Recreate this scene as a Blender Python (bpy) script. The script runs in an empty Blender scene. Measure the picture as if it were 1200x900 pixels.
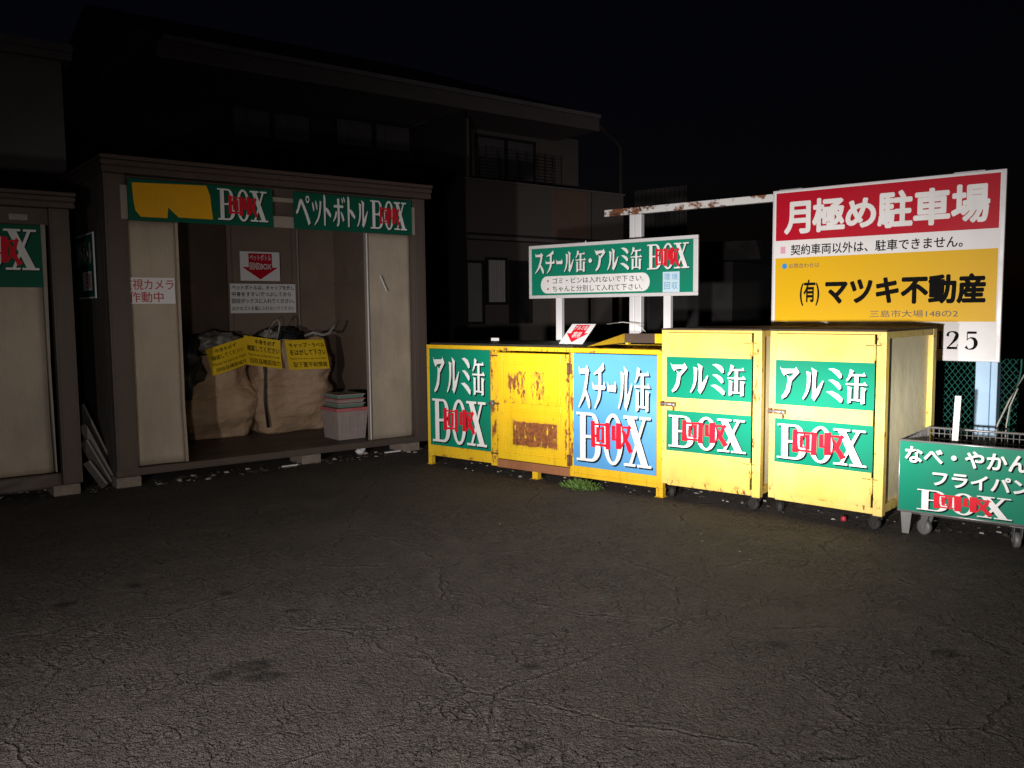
import bpy, bmesh, math, random
from mathutils import Vector, Matrix, noise as mnoise
random.seed(11)
R = math.radians
scene = bpy.context.scene
col = scene.collection

# ------------------------------------------------------------------ camera
cam_data = bpy.data.cameras.new("camera")
cam = bpy.data.objects.new("camera", cam_data)
col.objects.link(cam)
cam_data.sensor_width = 36.0
cam_data.lens = 30.0
cam_data.clip_end = 600.0
cam.matrix_world = (Matrix.Translation((0, 0, 1.25)) @ Matrix.Rotation(math.pi / 2 - 0.086, 4, 'X')
                    @ Matrix.Rotation(-0.010, 4, 'Z'))
scene.camera = cam

# ------------------------------------------------------------------ night sky
world = bpy.data.worlds.new("World")
scene.world = world
world.use_nodes = True
wn = world.node_tree
wn.nodes.clear()
w_out = wn.nodes.new("ShaderNodeOutputWorld")
w_bg = wn.nodes.new("ShaderNodeBackground")
w_sky = wn.nodes.new("ShaderNodeTexSky")
w_sky.sky_type = 'NISHITA'
w_sky.sun_disc = False
w_sky.sun_elevation = R(2.0)
w_sky.sun_rotation = R(160)
w_bg.inputs["Strength"].default_value = 0.0011
w_tint = wn.nodes.new("ShaderNodeVectorMath")
w_tint.operation = 'MULTIPLY'
w_tint.inputs[1].default_value = (0.85, 0.75, 1.5)
wn.links.new(w_sky.outputs[0], w_tint.inputs[0])
wn.links.new(w_tint.outputs[0], w_bg.inputs[0])
wn.links.new(w_bg.outputs[0], w_out.inputs[0])

scene.render.engine = 'CYCLES'
scene.cycles.use_denoising = True
scene.cycles.denoising_prefilter = 'NONE'
scene.cycles.sample_clamp_indirect = 1.0
scene.view_settings.view_transform = 'Standard'
scene.view_settings.look = 'None'
scene.view_settings.exposure = 0.0
scene.view_settings.gamma = 1.0
scene.view_settings.use_curve_mapping = False

# ------------------------------------------------------------------ car headlights (the one light in the place)
HEADING = R(17.0)          # the car points a little right of the camera's axis


def beam_nodes(light, lobes):
    """headlamp light distribution: sum of gaussian lobes (gain, az, el, width_az, width_el_up, width_el_down) in degrees"""
    light.use_nodes = True
    nt = light.node_tree
    nt.nodes.clear()
    out = nt.nodes.new("ShaderNodeOutputLight")
    em = nt.nodes.new("ShaderNodeEmission")
    tc = nt.nodes.new("ShaderNodeTexCoord")
    sp = nt.nodes.new("ShaderNodeSeparateXYZ")
    nt.links.new(tc.outputs["Normal"], sp.inputs[0])

    def m(op, a, b=None, c=None):
        n = nt.nodes.new("ShaderNodeMath")
        n.operation = op
        for i, v in enumerate((a, b, c)):
            if v is None:
                continue
            if isinstance(v, (int, float)):
                n.inputs[i].default_value = v
            else:
                nt.links.new(v, n.inputs[i])
        return n.outputs[0]
    X, Y, Z = sp.outputs[0], sp.outputs[1], sp.outputs[2]
    az = m('MULTIPLY', m('ARCTAN2', X, m('MULTIPLY', Z, -1.0)), 57.2958)
    el = m('MULTIPLY', m('ARCSINE', Y), 57.2958)
    total = None
    for g, a0, e0, wa, wu, wd in lobes:
        da = m('DIVIDE', m('SUBTRACT', az, a0), wa)
        de = m('SUBTRACT', el, e0)
        up = m('DIVIDE', m('MAXIMUM', de, 0.0), wu)
        dn = m('DIVIDE', m('MINIMUM', de, 0.0), wd)
        q = m('ADD', m('MULTIPLY', da, da), m('ADD', m('MULTIPLY', up, up), m('MULTIPLY', dn, dn)))
        v = m('MULTIPLY', m('POWER', 2.71828, m('MULTIPLY', q, -1.0)), g)
        total = v if total is None else m('ADD', total, v)
    nt.links.new(total, em.inputs["Strength"])
    nt.links.new(em.outputs[0], out.inputs[0])


def headlamp(x, y, power, lobes):
    ld = bpy.data.lights.new("car_headlight", 'POINT')
    ld.energy = power
    ld.color = (1.0, 0.945, 0.905)
    ld.shadow_soft_size = 0.045
    ob = bpy.data.objects.new("car_headlight", ld)
    col.objects.link(ob)
    ob.location = (x, y, 1.0)
    ob.rotation_euler = (math.pi / 2, 0, -HEADING)
    beam_nodes(ld, lobes)
    return ob


WIDE = [(0.16, 4, 0, 42, 13, 30), (0.74, 5, 0, 18, 13, 15), (0.12, -1, -25, 40, 12, 30)]
headlamp(-1.65, 0.58, 1500, WIDE + [(1.5, 3.5, -1.2, 6.5, 2.6, 4.0)])
headlamp(-0.45, 0.215, 1500, WIDE + [(2.3, 6.8, -3.6, 9, 3.2, 4.5)])

# ------------------------------------------------------------------ material helpers
MATS = {}


class NT:
    def __init__(s, name):
        s.m = bpy.data.materials.new(name)
        s.m.use_nodes = True
        s.t = s.m.node_tree
        s.b = s.t.nodes["Principled BSDF"]
        s.tc = s.t.nodes.new("ShaderNodeTexCoord")
        # the grain of a copied thing differs from its twin's: shift by where the object stands
        oi = s.t.nodes.new("ShaderNodeObjectInfo")
        ad = s.t.nodes.new("ShaderNodeVectorMath")
        ad.operation = 'ADD'
        s.t.links.new(s.tc.outputs["Object"], ad.inputs[0])
        s.t.links.new(oi.outputs["Location"], ad.inputs[1])
        s.pos = ad.outputs[0]
        MATS[name] = s.m

    def node(s, typ, **kw):
        n = s.t.nodes.new(typ)
        for k, v in kw.items():
            setattr(n, k, v)
        return n

    def link(s, a, b):
        s.t.links.new(a, b)

    def coord(s, scale=(1, 1, 1), kind="Object"):
        mp = s.node("ShaderNodeMapping")
        mp.inputs["Scale"].default_value = scale
        s.link(s.pos if kind == "Object" else s.tc.outputs[kind], mp.inputs[0])
        return mp.outputs[0]

    def noise(s, scale, detail=4, rough=0.55, vec=None, dist=0.0):
        n = s.node("ShaderNodeTexNoise")
        n.inputs["Scale"].default_value = scale
        n.inputs["Detail"].default_value = detail
        n.inputs["Roughness"].default_value = rough
        n.inputs["Distortion"].default_value = dist
        s.link(vec if vec is not None else s.pos, n.inputs["Vector"])
        return n.outputs["Fac"]

    def ramp(s, fac, a, b, inv=False):
        n = s.node("ShaderNodeMapRange")
        n.inputs[1].default_value = a
        n.inputs[2].default_value = b
        n.inputs[3].default_value = 1.0 if inv else 0.0
        n.inputs[4].default_value = 0.0 if inv else 1.0
        s.link(fac, n.inputs[0])
        return n.outputs[0]

    def math(s, op, a, b=None):
        n = s.node("ShaderNodeMath", operation=op)
        for i, v in enumerate((a, b)):
            if v is None:
                continue
            if isinstance(v, (int, float)):
                n.inputs[i].default_value = v
            else:
                s.link(v, n.inputs[i])
        return n.outputs[0]

    def mix(s, fac, a, b):
        n = s.node("ShaderNodeMix", data_type='RGBA')
        for i, v in ((0, fac), (6, a), (7, b)):
            if isinstance(v, (int, float)):
                n.inputs[i].default_value = v
            elif isinstance(v, tuple):
                n.inputs[i].default_value = (*v, 1.0) if len(v) == 3 else v
            else:
                s.link(v, n.inputs[i])
        return n.outputs[2]

    def bump(s, h, strength=0.3, dist=0.01, prev=None):
        n = s.node("ShaderNodeBump")
        n.inputs["Strength"].default_value = strength
        n.inputs["Distance"].default_value = dist
        s.link(h, n.inputs["Height"])
        if prev is not None:
            s.link(prev, n.inputs["Normal"])
        s.link(n.outputs[0], s.b.inputs["Normal"])
        return n.outputs[0]

    def base(s, v):
        if isinstance(v, tuple):
            s.b.inputs["Base Color"].default_value = (*v, 1)
        else:
            s.link(v, s.b.inputs["Base Color"])

    def set(s, rough=0.5, metal=0.0, spec=0.5):
        s.b.inputs["Roughness"].default_value = rough
        s.b.inputs["Metallic"].default_value = metal
        s.b.inputs["Specular IOR Level"].default_value = spec


def simple(name, c, rough=0.55, metal=0.0, dirt=0.25, dirt_c=None, dscale=5.0, bump=0.0, bscale=30.0, spec=0.4, stretch=(1, 1, 1)):
    """a surface with uneven grime and optional small relief"""
    n = NT(name)
    n.set(rough, metal, spec)
    if dirt > 0:
        d = n.noise(dscale, 6, 0.62, n.coord(stretch))
        f = n.math('MULTIPLY', n.ramp(d, 0.42, 0.74), dirt)
        dc = dirt_c or tuple(x * 0.35 for x in c)
        n.base(n.mix(f, c, dc))
        r = n.ramp(d, 0.2, 0.8)
        rr = n.math('ADD', n.math('MULTIPLY', r, 0.2), rough - 0.1)
        n.link(rr, n.b.inputs["Roughness"])
    else:
        n.base(c)
    if bump > 0:
        n.bump(n.noise(bscale, 3), bump, 0.01)
    return n.m


# --- asphalt
def asphalt():
    n = NT("asphalt")
    n.set(0.82, 0, 0.35)
    pos = n.tc.outputs["Object"]
    # warp for crack lines
    wv = n.node("ShaderNodeTexNoise")
    wv.inputs["Scale"].default_value = 5.0
    wv.inputs["Detail"].default_value = 5
    wv.inputs["Roughness"].default_value = 0.65
    n.link(pos, wv.inputs["Vector"])
    vm = n.node("ShaderNodeVectorMath", operation='MULTIPLY_ADD')
    n.link(wv.outputs["Color"], vm.inputs[0])
    vm.inputs[1].default_value = (0.14, 0.14, 0.14)
    n.link(pos, vm.inputs[2])
    warped = vm.outputs[0]

    def cracks(scale, width, randomness=1.0):
        """core: 1 in the crack; lip: 1 on the raised rim beside it"""
        v = n.node("ShaderNodeTexVoronoi", feature='DISTANCE_TO_EDGE')
        v.inputs["Scale"].default_value = scale
        v.inputs["Randomness"].default_value = randomness
        n.link(warped, v.inputs["Vector"])
        d = v.outputs["Distance"]
        core = n.ramp(d, 0.0, width, inv=True)
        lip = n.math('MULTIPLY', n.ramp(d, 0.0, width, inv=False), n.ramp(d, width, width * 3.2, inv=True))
        return core, lip
    br1 = n.ramp(n.noise(3.4, 7, 0.85), 0.485, 0.58)
    br2 = n.ramp(n.noise(2.6, 7, 0.85, n.coord((1, 1, 3))), 0.475, 0.57)
    br3 = n.ramp(n.noise(1.9, 6, 0.75, n.coord((1, 1.3, 2))), 0.43, 0.53)
    patchy = n.ramp(n.noise(0.75, 3, 0.6), 0.36, 0.58)          # some stretches are hardly cracked
    br1 = n.math('MULTIPLY', br1, patchy)
    br2 = n.math('MULTIPLY', br2, n.math('ADD', n.math('MULTIPLY', patchy, 0.75), 0.25))
    core = lip = None
    for (sc_, wd_, br_, am_) in ((8.5, 0.075, br1, 0.75), (19.0, 0.15, br2, 0.8), (1.1, 0.011, br3, 0.8)):
        c_, l_ = cracks(sc_, wd_)
        k_ = n.math('MULTIPLY', br_, am_)
        c_, l_ = n.math('MULTIPLY', c_, k_), n.math('MULTIPLY', l_, k_)
        core = c_ if core is None else n.math('MAXIMUM', core, c_)
        lip = l_ if lip is None else n.math('MAXIMUM', lip, l_)
    agg_v = n.node("ShaderNodeTexVoronoi")
    agg_v.inputs["Scale"].default_value = 60
    n.link(pos, agg_v.inputs["Vector"])
    agg = agg_v.outputs["Distance"]
    fine = n.noise(48, 7, 0.8)
    broad = n.noise(0.8, 5, 0.6)
    mid = n.noise(7, 5, 0.65)
    colr = n.mix(n.ramp(broad, 0.3, 0.7), (0.060, 0.050, 0.044), (0.096, 0.080, 0.070))
    colr = n.mix(n.math('MULTIPLY', n.ramp(mid, 0.45, 0.75), 0.45), colr, (0.038, 0.033, 0.030))
    colr = n.mix(n.math('MULTIPLY', n.ramp(n.noise(75, 5, 0.85), 0.55, 0.68), 0.7), colr, (0.20, 0.178, 0.162))
    colr = n.mix(n.math('MULTIPLY', n.ramp(n.noise(62, 5, 0.85), 0.54, 0.66), 0.75), colr, (0.022, 0.020, 0.019))
    colr = n.mix(n.math('MULTIPLY', lip, 0.45), colr, (0.17, 0.150, 0.135))  # crack rims lightened in colour, standing in for the light they catch
    # dark oil stains, each with a place of its own
    st = None
    for sx, sy, rr, sq in [(-0.93, 2.93, .085, .75), (-0.87, 2.84, .09, .5), (-1.02, 2.87, .05, .8), (-1.30, 3.73, .05, .6), (-1.75, 3.85, .05, .6),
                           (-0.93, 3.5, .04, .6), (-1.95, 3.6, .06, .6), (0.98, 3.1, .05, .7), (1.55, 3.0, .06, .6),
                           (0.05, 2.9, .05, .6), (0.02, 2.35, .04, .6)]:
        s_ = n.node("ShaderNodeVectorMath", operation='SUBTRACT')
        n.link(warped, s_.inputs[0])
        s_.inputs[1].default_value = (sx + .07, sy + .07, 0.07)
        sc = n.node("ShaderNodeVectorMath", operation='MULTIPLY')
        n.link(s_.outputs[0], sc.inputs[0])
        sc.inputs[1].default_value = (1.0, 1.0 / sq, 0.0)
        ln = n.node("ShaderNodeVectorMath", operation='LENGTH')
        n.link(sc.outputs[0], ln.inputs[0])
        f = n.ramp(ln.outputs["Value"], rr * 0.55, rr * 1.15, inv=True)
        st = f if st is None else n.math('MAXIMUM', st, f)
    stf = n.math('MULTIPLY', st, n.ramp(n.noise(22, 4, 0.7), 0.28, 0.5))
    colr = n.mix(n.math('MULTIPLY', core, 0.25), colr, (0.018, 0.016, 0.015))
    colr = n.mix(n.math('MULTIPLY', stf, 0.85), colr, (0.010, 0.009, 0.009))
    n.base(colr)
    agg2_v = n.node("ShaderNodeTexVoronoi")
    agg2_v.inputs["Scale"].default_value = 170
    n.link(pos, agg2_v.inputs["Vector"])
    h = n.math('ADD', n.math('MULTIPLY', agg2_v.outputs["Distance"], -0.8), n.math('MULTIPLY', agg, -1.0))
    b = n.bump(h, 1.0, 0.012)
    b = n.bump(n.math('ADD', n.math('MULTIPLY', fine, 0.5), n.math('MULTIPLY', broad, 0.6)), 0.4, 0.012, b)
    n.bump(n.math('ADD', n.math('MULTIPLY', core, -1.0), n.math('MULTIPLY', lip, 0.8)), 1.0, 0.015, b)
    return n.m


asphalt()


def rusty_paint(name, c, c2, rust_amt=0.5, boxes=(), rough=0.42):
    """yellow metal paint, sun-bleached unevenly, with rust specks, runs and peeled patches (local x, z boxes)"""
    n = NT(name)
    n.set(rough, 0, 0.45)
    pos = n.tc.outputs["Object"]
    base = n.mix(n.ramp(n.noise(2.2, 5, 0.6), 0.35, 0.7), c, c2)
    base = n.mix(n.math('MULTIPLY', n.ramp(n.noise(9, 5, 0.7, n.coord((1, 1, 0.12))), 0.52, 0.8), 0.35), base, tuple(x * 0.45 for x in c))
    rust_c = n.mix(n.ramp(n.noise(38, 5, 0.7), 0.35, 0.68), (0.32, 0.10, 0.02), (0.10, 0.035, 0.015))
    specks = n.ramp(n.noise(16, 6, 0.75), 0.70 - 0.08 * rust_amt, 0.76 - 0.06 * rust_amt)
    runs = n.ramp(n.noise(14, 5, 0.7, n.coord((1.6, 1, 0.18))), 0.66 - 0.06 * rust_amt, 0.78)
    f = n.math('MAXIMUM', specks, n.math('MULTIPLY', runs, 0.7 * rust_amt))
    if boxes:
        sp = n.node("ShaderNodeSeparateXYZ")
        n.link(pos, sp.inputs[0])
        jig = n.math('MULTIPLY', n.math('SUBTRACT', n.noise(26, 5, 0.7), 0.5), 0.10)
        for x0, x1, z0, z1, cover in boxes:
            cx, cz, hx, hz = (x0 + x1) / 2, (z0 + z1) / 2, (x1 - x0) / 2, (z1 - z0) / 2
            ax = n.math('SUBTRACT', n.math('ABSOLUTE', n.math('SUBTRACT', sp.outputs[0], cx)), hx)
            az = n.math('SUBTRACT', n.math('ABSOLUTE', n.math('SUBTRACT', sp.outputs[2], cz)), hz)
            d = n.math('MAXIMUM', ax, az)
            inside = n.ramp(n.math('ADD', d, n.math('MULTIPLY', jig, 0.35)), -0.006, 0.003, inv=True)
            peel = n.ramp(n.noise(15, 7, 0.75, n.coord((1.7, 1, 0.6))), 0.62 - 0.4 * cover, 0.68 - 0.4 * cover)
            f = n.math('MAXIMUM', f, n.math('MULTIPLY', inside, peel))
            drip = n.ramp(n.math('ADD', d, jig), -0.02, 0.025, inv=True)
            f = n.math('MAXIMUM', f, n.math('MULTIPLY', drip, n.math('MULTIPLY', peel, 0.35)))
    n.base(n.mix(f, base, rust_c))
    rr = n.math('ADD', n.math('MULTIPLY', f, 0.4), rough)
    n.link(rr, n.b.inputs["Roughness"])
    b = n.bump(n.noise(3.0, 3, 0.5), 0.4, 0.035)
    n.bump(n.math('ADD', n.noise(90, 3), n.math('MULTIPLY', f, 1.2)), 0.15, 0.004, b)
    return n.m


rusty_paint("yellow_paint", (0.74, 0.44, 0.012), (0.78, 0.51, 0.03), 0.9,
            [(-.405, -.34, .06, .95, .30), (.335, .375, .06, .95, .28), (-.34, .9, .950, .968, .22), (-1.07, -.40, .075, .10, .20), (-1.07, -.41, .155, .17, .15), (1.03, 1.09, .0, .12, .2), (1.06, 1.09, .9, .99, .22)])
rusty_paint("yellow_door_paint", (0.76, 0.465, 0.010), (0.78, 0.53, 0.02), 0.9,
            [(0.86, 1.03, 0.580, 0.80, 0.36), (1.08, 1.20, 0.59, 0.80, 0.34), (0.90, 1.315, 0.24, 0.425, 0.62), (1.385, 1.42, .12, .94, .32), (.745, .765, .12, .94, .25), (.80, 1.36, .552, .575, .2)])
rusty_paint("rusty_rail_paint", (0.36, 0.16, 0.07), (0.26, 0.105, 0.05), 1.2)
rusty_paint("pale_yellow_paint", (0.75, 0.545, 0.11), (0.78, 0.61, 0.20), 0.5, [(-.34, .34, .085, .14, .16), (.27, .345, .085, 1.1, .12), (-.345, -.30, .09, .4, .14)])
rusty_paint("cream_paint", (0.80, 0.74, 0.49), (0.74, 0.67, 0.43), 0.2)
simple("rust_metal", (0.17, 0.075, 0.035), 0.75, 0.2, 0.6, (0.05, 0.03, 0.02), 20, 0.4, 60)
simple("brown_top", (0.06, 0.038, 0.026), 0.7, 0, 0.5, (0.03, 0.02, 0.015), 7, 0.2, 40)
simple("dark_steel", (0.03, 0.028, 0.027), 0.6, 0.3, 0.5, (0.07, 0.05, 0.035), 9, 0.2, 50)
simple("sign_green", (0.004, 0.21, 0.125), 0.38, 0, 0.45, (0.025, 0.15, 0.10), 5.0, 0.0, stretch=(1, 1, .35), spec=0.15)
simple("sign_green_dark", (0.005, 0.095, 0.058), 0.42, 0, 0.3, (0.008, 0.07, 0.045), 3.0, spec=0.15)
simple("sign_blue", (0.085, 0.29, 0.58), 0.4, 0, 0.5, (0.17, 0.42, 0.64), 2.2, spec=0.15)
simple("letter_white", (0.80, 0.79, 0.78), 0.45, 0, 0.4, (0.5, 0.50, 0.47), 8, stretch=(1, 1, .4))
simple("letter_shadow", (0.006, 0.012, 0.012), 0.8, 0, 0, spec=0.08)
simple("letter_red", (0.66, 0.012, 0.03), 0.42, 0, 0.15, (0.5, 0.03, 0.03), 14, spec=0.15)
simple("letter_black", (0.006, 0.006, 0.006), 0.8, 0, 0, spec=0.08)
simple("letter_grey", (0.09, 0.08, 0.075), 0.6, 0, 0.4, (0.25, 0.23, 0.2), 30)
simple("faded_red", (0.45, 0.06, 0.07), 0.55, 0, 0.25, (0.55, 0.2, 0.2), 20)
simple("board_white", (0.76, 0.74, 0.74), 0.45, 0, 0.22, (0.55, 0.52, 0.50), 3)
simple("board_red", (0.46, 0.005, 0.02), 0.4, 0, 0.2, (0.40, 0.01, 0.02), 2.5, spec=0.15)
simple("board_yellow", (0.72, 0.42, 0.008), 0.4, 0, 0.25, (0.66, 0.38, 0.02), 2.5, spec=0.15)
simple("notice_yellow", (0.78, 0.52, 0.02), 0.5, 0, 0.3, (0.5, 0.34, 0.03), 8, spec=0.15)
simple("tape_yellow", (0.76, 0.38, 0.012), 0.5, 0, 0.3, (0.62, 0.32, 0.03), 4, 0.3, 60, spec=0.15)
simple("pink_square", (0.75, 0.35, 0.45), 0.5, 0, 0.3)
simple("dot_blue", (0.02, 0.27, 0.62), 0.5, 0, 0.1)
simple("sticker_blue", (0.50, 0.66, 0.76), 0.5, 0, 0.2, (0.6, 0.7, 0.75), 12)
simple("sticker_ink", (0.20, 0.40, 0.60), 0.5, 0, 0.3)
simple("frame_alu", (0.66, 0.64, 0.65), 0.38, 0.1, 0.3, (0.4, 0.38, 0.36), 8)
simple("post_white", (0.66, 0.66, 0.68), 0.45, 0, 0.4, (0.42, 0.40, 0.38), 4, 0, stretch=(1, 1, 0.3))
simple("post_blue", (0.36, 0.55, 0.74), 0.45, 0, 0.35, (0.28, 0.43, 0.58), 4)
simple("galvanised", (0.42, 0.42, 0.43), 0.4, 0.6, 0.4, (0.2, 0.17, 0.14), 15)
simple("rubber", (0.02, 0.02, 0.02), 0.75, 0, 0.4, (0.06, 0.05, 0.045), 20)
simple("caster_grey", (0.17, 0.17, 0.17), 0.5, 0.2, 0.5, (0.12, 0.11, 0.10), 30)
simple("shed_brown", (0.098, 0.074, 0.063), 0.5, 0, 0.45, (0.055, 0.04, 0.034), 5, 0.1, 40, stretch=(1, 1, 0.4))
simple("shed_roof", (0.085, 0.060, 0.052), 0.5, 0, 0.45, (0.05, 0.036, 0.03), 5)
simple("shed_rail", (0.30, 0.26, 0.22), 0.5, 0, 0.4, (0.16, 0.13, 0.11), 6)
simple("shed_inner", (0.19, 0.135, 0.105), 0.6, 0, 0.5, (0.10, 0.07, 0.055), 3, 0.1, 8)
simple("shed_floor", (0.085, 0.060, 0.048), 0.55, 0, 0.6, (0.035, 0.026, 0.022), 6, 0.2, 30, stretch=(.4, 1, 1))
simple("shed_side", (0.10, 0.085, 0.075), 0.6, 0, 0.5, (0.04, 0.035, 0.03), 5)
simple("concrete_block", (0.26, 0.21, 0.18), 0.9, 0, 0.6, (0.12, 0.10, 0.085), 14, 0.7, 60)
simple("plank_dark", (0.06, 0.055, 0.05), 0.7, 0, 0.6, (0.03, 0.028, 0.026), 14, 0.3, 40)
simple("plank_pale", (0.2, 0.18, 0.165), 0.6, 0, 0.5, (0.18, 0.16, 0.14), 14, 0.2, 40)
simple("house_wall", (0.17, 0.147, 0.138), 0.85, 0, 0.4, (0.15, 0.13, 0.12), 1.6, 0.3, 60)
simple("outbuilding_dark", (0.012, 0.011, 0.011), 0.8, 0, 0.4)
simple("upstairs_glass", (0.16, 0.15, 0.155), 0.3, 0, 0.5, (0.05, 0.045, 0.05), 3, stretch=(6, 6, .5))
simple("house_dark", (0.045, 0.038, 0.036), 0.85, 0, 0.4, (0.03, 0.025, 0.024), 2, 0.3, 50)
simple("house_fascia", (0.21, 0.18, 0.178), 0.75, 0, 0.3, (0.12, 0.10, 0.1), 2)
simple("house_roof", (0.30, 0.28, 0.285), 0.7, 0, 0.4, (0.06, 0.055, 0.055), 3, 0.5, 12)
simple("house_brown", (0.24, 0.15, 0.12), 0.8, 0, 0.4, (0.15, 0.10, 0.08), 3)
simple("curtain_pale", (0.66, 0.62, 0.61), 0.9, 0, 0.3, (0.35, 0.32, 0.31), 4, 0, stretch=(8, 8, 0.4))
simple("window_frame", (0.05, 0.045, 0.045), 0.5, 0.3, 0.2)
simple("grey_render", (0.34, 0.32, 0.31), 0.9, 0, 0.4, (0.2, 0.19, 0.18), 1.4, 0.5, 40)
simple("tin_dark", (0.018, 0.017, 0.017), 0.6, 0.2, 0.5, (0.07, 0.055, 0.05), 3)
simple("net_green", (0.012, 0.10, 0.075), 0.6, 0, 0.3, (0.02, 0.12, 0.09), 30)
simple("cable_grey", (0.45, 0.42, 0.38), 0.6, 0, 0.3, None, 30)
simple("weed_green", (0.095, 0.19, 0.035), 0.7, 0, 0.6, (0.16, 0.20, 0.05), 30)
simple("litter_pale", (0.40, 0.37, 0.33), 0.8, 0, 0.7, (0.10, 0.08, 0.06), 40)
simple("litter_dark", (0.05, 0.04, 0.032), 0.9, 0, 0.5, (0.10, 0.075, 0.05), 40)
simple("plastic_red", (0.45, 0.03, 0.05), 0.45, 0, 0.3, None, 20)
simple("lid_pink", (0.48, 0.10, 0.115), 0.5, 0, 0.4, (0.6, 0.35, 0.33), 12)
simple("tray_green", (0.13, 0.24, 0.19), 0.5, 0, 0.4, (0.3, 0.34, 0.3), 12)
simple("milky_plastic", (0.36, 0.295, 0.275), 0.45, 0, 0.5, (0.22, 0.175, 0.16), 8)
simple("black_plastic", (0.018, 0.019, 0.022), 0.42, 0, 0.4, (0.06, 0.06, 0.065), 14, 0.4, 20)
simple("clear_bag", (0.34, 0.31, 0.28), 0.3, 0, 0.6, (0.10, 0.09, 0.08), 18, 0.5, 22)
simple("plate_silver", (0.35, 0.34, 0.33), 0.4, 0.5, 0.5, (0.1, 0.1, 0.1), 60)  # plain silver of the lower shed's label plate
simple("border_white", (0.7, 0.7, 0.7), 0.5, 0, 0.2)


def shed_panel():
    n = NT("shed_beige")
    n.set(0.5, 0, 0.4)
    c = n.mix(n.ramp(n.noise(2.0, 5, 0.6), 0.35, 0.7), (0.44, 0.365, 0.285), (0.34, 0.28, 0.22))
    c = n.mix(n.math('MULTIPLY', n.ramp(n.noise(6, 6, 0.7, n.coord((1, 1, 0.25))), 0.5, 0.8), 0.5), c, (0.20, 0.155, 0.11))
    n.base(c)
    wv = n.node("ShaderNodeTexWave", wave_type='BANDS', bands_direction='X')
    wv.inputs["Scale"].default_value = 22
    wv.inputs["Distortion"].default_value = 0.0
    n.link(n.tc.outputs["Object"], wv.inputs["Vector"])
    b = n.bump(wv.outputs["Fac"], 0.18, 0.003)
    n.bump(n.noise(2.4, 4, 0.55), 0.4, 0.03, b)


shed_panel()


def sack_mat():
    n = NT("sack_fabric")
    n.set(0.72, 0, 0.35)
    c = n.mix(n.ramp(n.noise(3.5, 5, 0.65), 0.35, 0.7), (0.52, 0.36, 0.235), (0.37, 0.25, 0.16))
    n.base(c)
    b = n.bump(n.noise(4.5, 5, 0.55, n.coord((1, 1, 1.9)), 1.3), 0.8, 0.035)
    ck = n.node("ShaderNodeTexWave", wave_type='BANDS', bands_direction='Z')
    ck.inputs["Scale"].default_value = 60
    n.link(n.tc.outputs["Object"], ck.inputs["Vector"])
    n.bump(ck.outputs["Fac"], 0.12, 0.002, b)


sack_mat()


def beam_mat():
    n = NT("beam_paint")
    n.set(0.5, 0, 0.4)
    sp = n.noise(4.5, 6, 0.75, n.coord((1, 1, 1.5)))
    f = n.ramp(sp, 0.53, 0.58)
    rust = n.mix(n.ramp(n.noise(30, 4), 0.4, 0.65), (0.26, 0.09, 0.035), (0.06, 0.03, 0.02))
    n.base(n.mix(f, (0.64, 0.63, 0.62), rust))
    n.bump(f, 0.2, 0.003)


beam_mat()


def glass():
    n = NT("window_glass")
    n.set(0.12, 0, 0.5)
    n.base((0.02, 0.02, 0.023))


glass()

# ------------------------------------------------------------------ mesh helpers
FRAMES = {'B': (-0.6945, 6.9441, -0.6797), 'S': (-2.8696, 6.1016, 0.6688)}   # the row of bins and the row of sheds


class Plane2D:
    """a drawing plane: origin, right and up vectors; lift goes along the outward normal"""

    def __init__(s, o, x=(1, 0, 0), y=(0, 0, 1)):
        s.o, s.x, s.y = Vector(o), Vector(x), Vector(y)
        s.n = s.x.cross(s.y).normalized()

    def at(s, u, v, l=0.0):
        return s.o + s.x * u + s.y * v + s.n * l


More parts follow.
